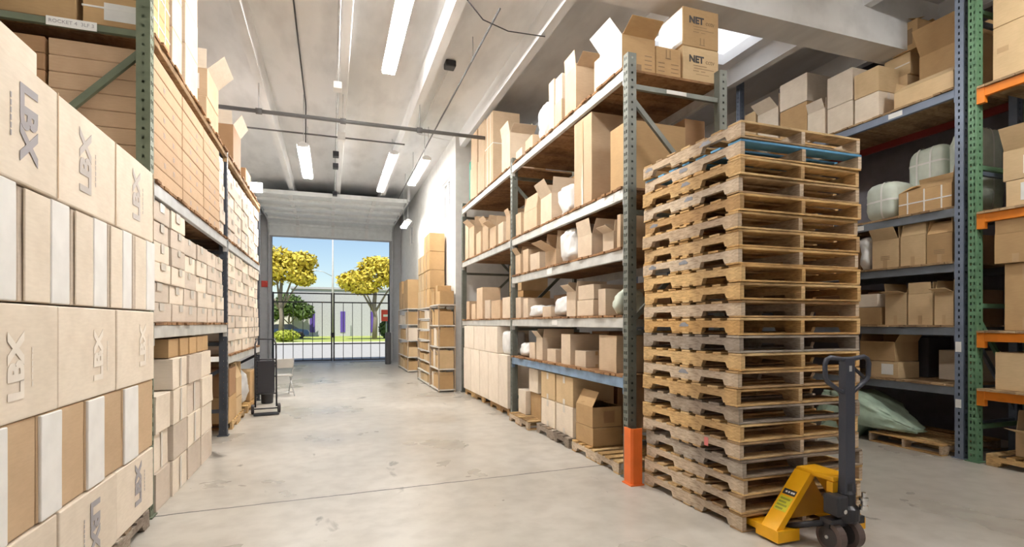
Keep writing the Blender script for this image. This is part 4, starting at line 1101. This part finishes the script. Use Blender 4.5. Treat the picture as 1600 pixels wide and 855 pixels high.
print_lines('-y', .41, .49, .42, [(.12, .3, .2 + .11 * j, .225 + .11 * j) for j in range(4)] + [(.68, .9, .2 + .11 * j, .225 + .11 * j) for j in range(4)] + [(.44, .58, .05, .3)], INKB, o)
o = carton(3.355, 3.685, 4.92, 5.3, TZ, TZ + .375, K, 'lower carton with brown arrows print between the open carton and the printed pair', G, amp=.003)
print_lines('-y', .33, .38, .375, [(.4, .43, .70, .93), (.55, .58, .70, .93), (.38, .6, .66, .69)] + [(.1, .35, .15 + .12 * j, .17 + .12 * j) for j in range(4)] + [(.6, .9, .15 + .12 * j, .17 + .12 * j) for j in range(4)], INKB, o)
row([(914, 936, 78, 'c', KW, .4, {'d': 'pale faced carton', 'dx': .1}), (880, 901, 100, 'o', KL, .5, {'f': (95, 80, 150, 80), 'fl': .2, 'dx': .0}), (866, 877, 112, 'cc', KL, .4, {'m2': KW}), (855, 865, 120, 'c', KW, .35), (838, 852, 152, 'b', BAG, .35, {}),
     (818, 832, 208, 'c', KL, .3), (803, 815, 228, 'c', KW, .3)], 4.24, 'top deck', 'near', 5.45, NE, G)
row([(782, 797, 205, 'o', KW, .45, {'f': (100, 80, 150, 80), 'fl': .2}), (758, 770, 172, 's', KL, .55), (746, 757, 180, 'cc', KL, .45), (735, 745, 188, 'cc', K, .45)], 4.24, 'top deck', 'far', FB, 11.3, G)
tag(MB().bbox(3.02, 3.05, 11.40, 11.82, TZ + .001, TZ + 1.05, .004).build('teal_panel', TEAL), 'teal green panel standing at the far end of the middle rack top', 'panel')
strapped(3.52, 4.05, 9.7, 10.3, TZ, TZ + .8, K, 'strapped kraft carton behind the front ones on the far bay top of the middle rack', G)
# --- fourth shelf
G = 'cartons on the fourth level of the middle rack'
carton(3.02, 3.76, 4.93, 5.33, 3.0275, 3.80, K, 'large kraft carton just inside the guarded post, fourth level of the middle rack', G, amp=.006)
carton(3.78, 4.06, 4.98, 5.5, 3.0275, 3.92, KD, 'tall brown carton at the back beside the guarded end, fourth level of the middle rack', G)
o = carton(X0, X0 + .72, 5.56, 6.04, 3.0275, 4.11, KM, 'tallest kraft carton with a taped seam, fourth level of the middle rack', G, tape=('-xv',), amp=.008, fine=3)
row([(870, 892, 283, 'b', BAG, .42, {'e': .4, 'd': 'white wrapped parcel'}), (842, 863, 300, 'o', KW, .45, {'f': (120, 80, 100, 80)}), (816, 839, 322, 'o', KL, .48, {'f': (80, 80, 94, 84)}), (803, 813, 330, 'c', KL)], 3.0, 'fourth level', 'near', 6.1, NE, G)
row([(789, 797, 335, 'o', K, .42, {'f': (110, 80, 95, 80)}), (776, 786, 345, 'c', KW), (764, 774, 352, 'o', KL, .4, {'f': (150, 80, 100, 80)}), (753, 762, 350, 'o', K, .4, {'f': (120, 90, 90, 90)}), (742, 751, 360, 'c', KL), (732, 740, 352, 'o', KL, .4, {'f': (140, 80, 95, 80)}), (724, 731, 348, 'c', KL)], 3.0, 'fourth level', 'far', FB, FE, G)
# --- third shelf (near bay only)
G = 'cartons on the third level of the middle rack'
row([(961, 974, 332, 'c', K, .5, {'d': 'tall kraft carton'}), (939, 958, 360, 'o', KW, .45, {'f': (150, 80, 95, 80), 'd': 'open pale faced carton'}), (900, 925, 352, 'o', KW, .48, {'f': (100, 70, 118, 80), 'd': 'open pale faced carton'}), (872, 893, 352, 'b', BAG, .4, {'e': .5, 'd': 'tall white wrapped bag'}),
     (850, 868, 385, 'o', K, .42, {'f': (155, 80, 95, 80), 'fl': .25}), (826, 842, 392, 'c', KW), (815, 824, 388, 'c', KL), (803, 813, 392, 'o', KL, .45, {'f': (125, 80, 110, 80)})], 2.37, 'third level', 'near', NB, NE, G)
# --- second shelf
G = 'cartons on the second level of the middle rack'
row([(954, 975, 452, 'b', SACK, .36, {'e': .6, 'd': 'pale green tied sack'}), (932, 946, 450, 'c', KW, .5), (901, 927, 443, 'cc', KW, .46, {'m': .52}), (883, 899, 455, 'o', KW, .45, {'f': (140, 80, 100, 80)}), (862, 879, 463, 'b', BAG, .4, {}),
     (845, 860, 478, 'c', KW, .4), (826, 843, 477, 'b', BAG, .4, {'e': .4, 'd': 'low white bag'}), (815, 824, 465, 'c', KW), (803, 813, 464, 'c', KW)], 1.66, 'second level', 'near', NB, NE, G)
row([(783, 796, 463, 'c', KW), (766, 780, 468, 'c', K), (756, 764, 468, 'c', KW), (743, 753, 448, 'c', KL), (735, 742, 474, 'c', KL), (727, 733, 470, 'c', K)], 1.66, 'second level', 'far', FB, FE, G, .4)
carton(3.42, 3.98, 9.3, 10.1, 1.6875, 2.22, K, 'lower big brown carton behind the front row, far bay second level of the middle rack', G)
carton(3.40, 3.95, 9.35, 10.05, 2.223, 2.76, KL, 'upper big brown carton behind the front row, far bay second level of the middle rack', G)
# --- first shelf
G = 'cartons on the lowest shelf of the middle rack'
row([(932, 963, 524, 'c', KL, .55, {'d': 'large pale-topped kraft carton'}), (895, 915, 549, 'c', KW, .3, {'tape': ('-ye',)}), (874, 890, 522, 'c', KW, .55, {'d': 'tall pale faced carton'}), (852, 868, 546, 'c', KW, .4), (836, 848, 528, 'o', KW, .5, {'f': (130, 80, 105, 80)}), (825, 834, 535, 'c', KW, .35), (809, 822, 536, 'b', BAG, .35, {})],
    1.03, 'lowest shelf', 'near', NB, NE, G)
# --- back rows
G = 'cartons in the back row of the middle rack'
rb = random.Random(31)
for lv, z, hmax, (ya, yb), nm in ((1, 1.03, .48, (4.95, 8.3), 'lowest shelf'), (2, 1.66, .55, (4.95, 8.3), 'second level'), (3, 2.37, .48, (4.95, 8.3), 'third level'), (4, 3.0, .9, (6.2, 8.3), 'fourth level'), (6, 3.0, .8, (8.45, 11.8), 'far bay fourth level')):
    y = ya; k = 0
    while y < yb - .35:
        l = rb.uniform(.45, .75); l = min(l, yb - y); k += 1
        carton(3.56, 4.05, y, y + l - .02, z + .0275, z + .0275 + hmax * rb.uniform(.62, .98), rb.choice((KD, KD, K)), 'brown back-row carton, %s from the guarded end, %s of the middle rack' % (ORD[k], nm), G)
        y += l + rb.choice((0, .05, .25))
# --- floor
G = 'cartons on the floor of the middle rack'
zp = .137
carton(2.905, 3.31, 5.53, 5.99, zp, .36, K, 'lower of two kraft cartons beside the orange-red guard, with brown panel print', G, amp=.01)
o = bpy.context.scene.objects[-1] if False else None
oc = open_carton(2.91, 3.30, 5.54, 5.98, .364, .60, K, 'upper open kraft carton beside the orange-red guard, flap folded out', G, (62, 15, None, 12), fl=.2)
for cc_, hh in ((oc, .236),): patch('-y', .39, .44, hh, .38, .75, .2, .8).build('printed_panel', KD, cc_)
px = [(6.05, 6.60, 'near'), (6.62, 7.14, 'far')]
for (y0, y1, nm) in px:
    for k in range(2):
        carton(2.90, 3.5, y0 + .01, y1 - .01, zp + k * .385, zp + k * .385 + .382, KW if k == 0 else KL, '%s carton of the %s pair on the grey pallet, floor of the middle rack' % ('lower' if k == 0 else 'upper', nm), G, amp=.008, tape=('-xe',), tmat=CTAPE)
carton(3.55, 4.05, 6.06, 7.1, zp, .90, KD, 'big brown carton at the back of the grey pallet, floor of the middle rack', G)
carton(2.98, 3.5, 7.34, 7.80, zp, .52, K, 'crushed kraft carton on the pallet between paired cartons and tall white ones', G, amp=.03, fine=3)
carton(2.95, 3.45, 7.38, 7.78, .53, .90, KW, 'pale carton sitting on the crushed carton, floor of the middle rack', G, amp=.02, fine=3)
carton(2.92, 3.35, 7.83, 8.18, zp, .52, KW, 'white faced carton at the end of the pallet with the crushed carton', G, amp=.01)
tall = [(8.47, 8.98), (9.0, 9.62), (9.64, 10.26), (10.28, 10.95), (10.97, 11.6)]
for k, (y0, y1) in enumerate(tall):
    carton(2.83, 3.40, y0 + .006, y1, .138, 1.05, KP, 'tall white carton, %s from the middle post, floor of the middle rack' % ORD[k + 1], 'tall white cartons on the floor of the middle rack', amp=.006, fine=3)
for k, (y0, y1) in enumerate([(9.05, 9.85), (9.87, 10.7), (10.72, 11.55)]):
    carton(2.83, 3.45, y0, y1, 1.055, 1.54, KP, 'wide white carton, %s from the middle post, lying on the tall white cartons' % ORD[k + 1], 'wide white cartons on the tall ones', amp=.006)
sack('plastic_bag', 'white wrapped bundle on the first tall white carton by the middle post', 'bag', 2.86, 3.2, 8.52, 8.92, 1.055, 1.46, BAG, .4, .02, seed=17)

# ================================================================ SMALL SHELVES BY THE WHITE WALL
SHW = plain('white_shelf_edge', (.66, .63, .58), .5)
def shelving(label, y0, y1, levels, x0=2.33, x1=2.74):
    t = thing('storage_shelf', label, 'shelf', (x0, y0, 0))
    D, L = x1 - x0, y1 - y0; H = levels[-1]
    n = 1
    for i in range(n + 1):
        y = .015 + (L - .03) * i / n
        for x in (.015, D - .015): MB().box(x - .014, x + .014, y - .014, y + .014, .001, H - .021).build('post', plain('tan_shelf_post', (.40, .30, .21), .6) if 'tan_shelf_post' not in MATS else MATS['tan_shelf_post'], t)
    for z in levels: MB().bbox(0, D, 0, L, z - .03, z, .004).build('shelf_board', SHW, t)
    return t
rs = random.Random(77)
LVN = ['bottom board', 'second board', 'third board', 'fourth board', 'fifth board', 'sixth board', 'seventh board', 'eighth board']
def fill(y0, y1, levels, unit, hs, lo=.24, hi=.4, top=None, x0=2.35):
    G = 'cartons on the ' + unit
    for q, z in enumerate(levels):
        y = y0 + .05; k = 0
        free = (levels[q + 1] - z - .04) if q + 1 < len(levels) else top
        if not free: continue
        while y < y1 - .14:
            l = min(rs.uniform(lo, hi), y1 - .045 - y); k += 1
            if l < .1: break
            hgt = free * rs.uniform(.6, .95); kind = rs.random(); m = rs.choice((K, KW, KL, K))
            xx = x0 + rs.uniform(0, .03)
            lab = '%s carton, %s along on the %s, %s' % ('small kraft' if m in (K, KL) else 'small pale', ORD[k], LVN[q], unit)
            if kind < .3 and hgt < free * .8: open_carton(xx, xx + .34, y, y + l - .012, z + .001, z + hgt, m, lab.replace('carton', 'open carton', 1), G, (120, None, 91, None), fl=min(.09, free * .18))
            else: carton(xx, xx + .34, y, y + l - .012, z + .001, z + hgt, m, lab, G, amp=.006)
            y += l + rs.choice((.0, .02, .06))
lvA = [.06, .54, 1.05, 1.556, 2.04]
shelving('tan storage shelf with five boards beside the far end of the middle rack', 12.0, 13.1, lvA)
fill(12.0, 13.1, lvA, 'shelf beside the middle rack', None, top=.5)
lvB = [.05, .33, .61, .89, 1.17, 1.45, 1.73, 2.01]
shelving('narrow storage shelf with many close boards under the tower of cartons', 13.16, 15.1, lvB)
fill(13.16, 15.1, lvB, 'shelf under the carton tower', None, .4, .6)
for k in range(4):
    for j, (ya, yb) in enumerate(((13.2, 14.1), (14.12, 15.02))):
        z0 = 2.012 + k * .47
        if j == 1 and k == 3: continue
        carton(2.33 + .01 * (k % 2), 2.73, ya, yb, z0, z0 + .466, KL if j else K, 'carton in the tower on the close-board shelf, %s up, %s pile' % (ORD[k + 1], 'near' if j == 0 else 'far'), 'cartons in the tower by the white wall', amp=.01, tape=('-xv',))
lvC = [.06, .5, 1.04, 1.56, 2.08]
shelving('tan storage shelf with five boards closest to the loading door', 17.2, 19.6, lvC)
fill(17.2, 19.6, lvC, 'shelf closest to the loading door', None, .35, .6)
for j, (ya, yb, hh) in enumerate(((17.25, 18.2, .95), (18.25, 18.75, .55), (18.8, 19.5, 1.0))):
    carton(2.34, 2.74, ya, yb, 2.081, 2.081 + hh, K, 'tall kraft carton, %s from the camera on top of the shelf closest to the door' % ORD[j + 1], 'cartons on top of the shelf by the door', amp=.01)

# ================================================================ BLUE RACK AND GREEN-POSTED RACK CONTENTS
XC = XB + .04
def at(pf, pn, pt, z, x=XC):
    """bounds along y and the top of an item whose aisle face spans pf..pn with its upper edge at pt"""
    return Yp(x, pn), Yp(x, pf), z + .0275, Zp(x, Yp(x, pn), pt)
def BC(pf, pn, pt, z, label, m=KL, dp=.5, x=XC, z0=None, kind='c', group=None, **kw):
    y0, y1, zb, z1 = at(pf, pn, pt, z, x)
    if z0 is not None: zb = z0
    y0 = max(y0, kw.pop('ymin', 4.2))
    if kind == 'c': return carton(x, x + dp, y0, y1, zb, z1, m, label, group, **kw), z1
    return open_carton(x, x + dp, y0, y1, zb, z1, m, label, group, **kw), z1
TG = 'cartons on the top of the blue rack'
T = 4.38
_, z1 = BC(1292, 1332, 155, T, 'white faced carton under the tall one, mid blue rack top', KW, .5, group=TG, tape=('-ye',), tmat=CTAPE)
BC(1292, 1332, 104, T, 'tall white faced carton, upper of two beside the taped pair on the blue rack top', KW, .5, z0=z1 + .004, group=TG)
_, z1 = BC(1335, 1373, 141, T, 'white faced carton, lower of the front taped pair, blue rack top', KW, .38, group=TG, tape=('-ye',), tmat=CTAPE)
BC(1334, 1373, 101, T, 'kraft carton, upper of the front taped pair, blue rack top', KL, .40, z0=z1 + .004, group=TG)
y0, y1, zb, z1 = at(1397, 1481, 113, T)
open_carton(XC - .0, XC + .36, 4.22, y1, zb, z1, KL, 'long low open carton with a white foam block by the blue post, blue rack top', TG, (40, 75, None, 80), fl=.13)
tag(MB().grid(.12, .08, .10, .02, 2, .01, 5).build('foam_block', FOAM, None, (XC + .07, 4.27, zb + .008)), 'white foam block in the corner of the long open carton', 'foam block')
y0, y1, zb, z1 = at(1376, 1420, 80, T, XC + .45)
carton(XC + .42, XC + .95, y0, y1, zb, 5.02, KL, 'kraft carton with taped edge, lower of three behind the long open carton, blue rack top', TG, tape=('-ye',))
carton(XC + .45, XC + .95, y0 - .02, y1 - .05, 5.023, 5.33, KL, 'kraft carton with clear taped corner, middle of three behind the long open carton', TG, tape=('-xh',), tmat=CTAPE)
o = open_carton(XC + .44, XC + .92, y0 - .12, y1 - .18, 5.333, 5.72, K, 'printed carton, topmost of three behind the long open carton, blue rack top', TG, (20, 20, 25, 25))
print_lines('-x', .48, y1 - y0 - .06, .387, [(.2, .4, .2, .75), (.55, .8, .2, .75)], INKB, o)
open_carton(XC + .40, XC + 1.0, 4.20, y0 - .17, zb, 5.15, K, 'big brown carton with a wide raised flap behind the blue post, blue rack top', TG, (120, 80, None, 80), fl=.35)
_, z1 = BC(1219, 1261, 158, T, 'open kraft carton under the large white faced one, far end of the blue rack top', K, .5, group=TG, kind='o', flaps=(3, 3, 3, 3), fl=.2)
BC(1218, 1261, 112, T, 'large white faced carton on an open one, far blue rack top', KW, .55, z0=z1 + .02, group=TG)
BC(1262, 1289, 168, T, 'small open carton with flaps up between the large and paired cartons, blue rack top', KW, .45, group=TG, kind='o', flaps=(110, 80, 92, 85))
BC(1184, 1216, 166, T, 'open carton with a wide white flap at the far end of the blue rack top', KW, .45, group=TG, kind='o', flaps=(140, 80, 88, 80))
BC(1163, 1181, 172, T, 'small kraft carton farthest along the blue rack top', KL, .45, group=TG)
carton(XC + .58, XC + 1.02, 6.0, 6.9, T + .0275, T + .75, KD, 'brown carton at the back of the blue rack top', TG)
# third and fourth shelves
V = 2.97
y0, y1, zb, z1 = at(1347, 1399, 278, V)
sack('woven_bale', 'low pale green woven bale next to the strapped carton, blue rack', 'bale', XC, XC + .44, y0, y1, zb, z1, SACK, .5, .02, straps=(('y', -.1), ('z', .5)), seed=3)
y0, y1, zb, z1 = at(1403, 1488, 285, V)
o = open_carton(XC, XC + .42, 4.24, y1 - .01, zb, z1, K, 'kraft carton with white strapping and loosely shut flaps, blue rack fourth level', None, (28, 75, 96, 15), fl=.22)
b = MB(); w_, l_, h_ = .42, y1 - .01 - 4.24, z1 - zb
for u in (.18, .5, .82): b.box(-w_ / 2 - .003, -w_ / 2 + .0, -l_ / 2 + l_ * u - .008, -l_ / 2 + l_ * u + .008, .001, h_)
b.box(-w_ / 2 - .0032, -w_ / 2 - .0002, -l_ / 2, l_ / 2, h_ * .45, h_ * .45 + .016); b.build('strap', STRAP, o)
y0, y1, zb, z1 = at(1418, 1478, 220, V, XC + .5)
sack('woven_bale', 'pale green strapped bale standing behind the strapped carton, blue rack', 'bale', XC + .47, XC + 1.0, y0, y1, zb, z1, SACK, .35, .012, straps=(('y', -.15), ('y', .2), ('z', .55)), seed=5)
sack('woven_bale', 'largest pale green bale behind the blue post', 'bale', XC + .45, XC + 1.02, 4.22, y0 - .03, zb, z1 + .08, SACK, .35, .02, straps=(('z', .5), ('x', 0.0)), seed=6)
G = 'cartons on the third level of the blue rack'
V = 2.31
for k, (pf, pn, pt, fl) in enumerate(((1448, 1488, 362, (62, 80, 85, 80)), (1407, 1446, 365, (75, 80, 88, 80)), (1363, 1404, 372, (120, 80, 85, 85)))):
    o, _ = BC(pf, pn, pt, V, 'open kraft carton with raised flap, %s from the blue post on the third level' % ORD[k + 1], KL if k else K, .45, kind='o', group=G, flaps=fl, fl=.17, tape=('-x',))
    if k != 1: print_lines('-x', .45, .3, .25, [(.3, .7, .45 + .08 * j, .48 + .08 * j) for j in range(3)], INKB, o)
y0, y1, zb, z1 = at(1338, 1356, 368, V)
sack('plastic_bag', 'clear grey plastic bag beside the pallet stack, blue rack third level', 'bag', XC, XC + .4, y0, y1, zb, z1, BAG, .6, .04, seed=21)
V = 1.55
G = 'cartons on the second level of the blue rack'
for k, (pf, pn, pt, fl) in enumerate(((1460, 1490, 455, (165, 80, 88, 80)), (1419, 1457, 458, (96, 80, 88, 80)), (1383, 1416, 458, (170, 80, 105, 100)))):
    BC(pf, pn, pt, V, 'open kraft carton, %s from the blue post on the second level' % ORD[k + 1], KL, .45, kind='o', group=G, flaps=fl, fl=.14, tape=('-x',))
_, z1 = BC(1338, 1377, 480, V, 'low kraft carton beside the pallet stack, second level of the blue rack', K, .4, group=G)
BC(1341, 1371, 459, V, 'small white carton on the low kraft one, second level of the blue rack', KW, .3, z0=z1 + .003, group=G)
V = .84
_, z1 = BC(1352, 1404, 566, V, 'low kraft carton with paper label, lowest shelf of the blue rack', KL, .4, sheet=('-x', .5, .85, .2, .85))
BC(1344, 1398, 535, V, 'open kraft carton on the low labelled one, lowest shelf of the blue rack', K, .45, kind='o', z0=z1 + .004, flaps=(178, 80, 120, 80), fl=.14)
carton(XC + .5, XC + .95, 4.25, 4.7, V + .0275, 1.25, KW, 'pale carton at the back by the blue post, lowest shelf of the blue rack', None)
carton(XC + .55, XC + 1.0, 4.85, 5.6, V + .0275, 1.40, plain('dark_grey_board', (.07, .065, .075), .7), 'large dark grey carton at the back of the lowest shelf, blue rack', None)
for q, (V, hmax) in enumerate(((1.55, .55), (2.31, .45))):
    for k, (ya, yb) in enumerate(((4.25, 4.9), (5.0, 5.7), (5.8, 6.6))):
        carton(XC + .55, XC + 1.0, ya, yb, V + .0275, V + .0275 + hmax * (.8 + .08 * k), KD, 'brown carton at the back, %s from the blue post, %s level of the blue rack' % (ORD[k + 1], ('second', 'third')[q]), 'back cartons of the blue rack')
# green plastic bag on the floor
ya, yb = Yp(6.8, 1440), Yp(6.8, 1342)
def slump(x, y, z):
    z = max(z, 0.0)
    q = max(0.0, min(1.0, (-y - .02) / .62)); lift = max(0.0, min(1.0, (.06 - y) / .05))
    return (x * (1 - .55 * q), y, z * (1 - .82 * q) * (1 - .30 * lift) + .175 * lift)
sack('plastic_sack', 'large pale green plastic bag slumped on the floor under the blue rack', 'bag', 6.80, 7.45, 4.66, 5.94, .002, .63, GBAG, .42, .085, seed=12, fn=slump)
# green-posted rack
XG = XB + .02
def GC(y0, y1, z0, z1, label, kind='c', m=KL, dp=.6, x=XG, **kw):
    return (carton if kind == 'c' else open_carton)(x, x + dp, y0, y1, z0, z1, m, label, 'cartons on the green-posted rack', **kw)
z0 = 4.2975
for k, (za, zb) in enumerate(((z0, z0 + .60), (z0 + .603, z0 + 1.2))):
    o = GC(2.75, 3.82, za, zb, 'big printed kraft carton, %s of two at the top of the green-posted rack' % ('lower' if k == 0 else 'upper'), amp=.004, fine=3)
    h = zb - za
    print_lines('-x', .6, 1.07, h, [(.04, .14, .5, .6)], TAPE, o)
    print_lines('-x', .6, 1.07, h, [(.40, .41, .2, .75)] + [(.44 + .08 * i, .48 + .08 * i, .3 + .2 * j, .42 + .2 * j) for i in range(5) for j in range(2)], INKP, o)
z0 = 2.8675
GC(3.02, 3.70, z0, z0 + .29, 'kraft carton with big paper label, lower of two by the green post', sheet=('-x', .2, .85, .2, .85), amp=.004)
GC(3.0, 3.72, z0 + .293, z0 + .62, 'open kraft carton with big paper label, upper of two by the green post', 'o', flaps=(118, 80, None, 80), fl=.26, sheet=('-x', .25, .85, .15, .75))
sack('woven_bale', 'pale green bale standing behind the green post', 'bale', XG + .64, XG + 1.04, 3.3, 3.9, z0, z0 + .8, SACK, .5, .03, seed=31)
z0 = 1.5175
GC(3.0, 3.35, z0, z0 + .62, 'tall kraft carton at the picture edge under the open one, green-posted rack', m=K, x=XG + .02, tape=('-xe',))
GC(3.36, 3.74, z0, z0 + .74, 'tall kraft carton with brown tape by the green post, second level', m=K, x=XG + .05, tape=('-xe',))
GC(3.42, 3.80, z0 + .744, z0 + 1.07, 'open kraft carton with raised flap, on the tall taped one by the green post', 'o', m=K, x=XG, dp=.55, flaps=(95, 80, 100, 80), fl=.15, tape=('-x',))
z0 = .8575
GC(2.9, 3.8, z0, z0 + .42, 'wide kraft carton with large paper label, lowest orange shelf', m=KL, sheet=('-x', .35, .75, .2, .62), amp=.006, fine=3)
GC(3.05, 3.66, .138, .40, 'open kraft carton on the floor pallet of the green-posted rack', 'o', m=KL, x=XG + .1, flaps=(165, 84, 92, 85), fl=.24)
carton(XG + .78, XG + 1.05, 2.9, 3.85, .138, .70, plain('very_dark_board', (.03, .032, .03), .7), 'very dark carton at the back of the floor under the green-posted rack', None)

# ================================================================ LIGHT, SKY, CAMERA
W = bpy.data.worlds.new('sky'); SC.world = W; W.use_nodes = True
nt = W.node_tree; bg = nt.nodes['Background']
sky = nt.nodes.new('ShaderNodeTexSky'); sky.sky_type = 'NISHITA'; sky.sun_disc = False
sky.sun_elevation = R(56); sky.sun_rotation = R(195); sky.air_density = 1.0; sky.dust_density = .6; sky.ozone_density = 1.5
nt.links.new(sky.outputs[0], bg.inputs[0]); bg.inputs[1].default_value = .085
sun = bpy.data.lights.new('sun', 'SUN'); sun.energy = 3.6; sun.angle = R(.6); sun.color = (1, .95, .86)
so = bpy.data.objects.new('sun', sun); COL.objects.link(so); so.rotation_euler = Vector((.35, 1.0, -2.0)).to_track_quat('-Z', 'Y').to_euler()
cam = bpy.data.cameras.new('camera'); co = bpy.data.objects.new('camera', cam); COL.objects.link(co)
cam.sensor_width = 36; cam.lens = 820 / 1600 * 36; cam.shift_y = 77.5 / 1600; cam.clip_end = 400; cam.clip_start = .05
co.location = (0, 0, EYE); co.rotation_euler = (pi / 2, 0, -TH)
SC.camera = co
SC.view_settings.view_transform = 'Standard'; SC.view_settings.look = 'None'; SC.view_settings.exposure = .74; SC.view_settings.gamma = 1
SC.view_settings.use_curve_mapping = False
cy = SC.cycles; cy.use_denoising = True; cy.max_bounces = 8; cy.diffuse_bounces = 5; cy.glossy_bounces = 4; cy.transmission_bounces = 4; cy.use_light_tree = True
cy.sample_clamp_indirect = 6
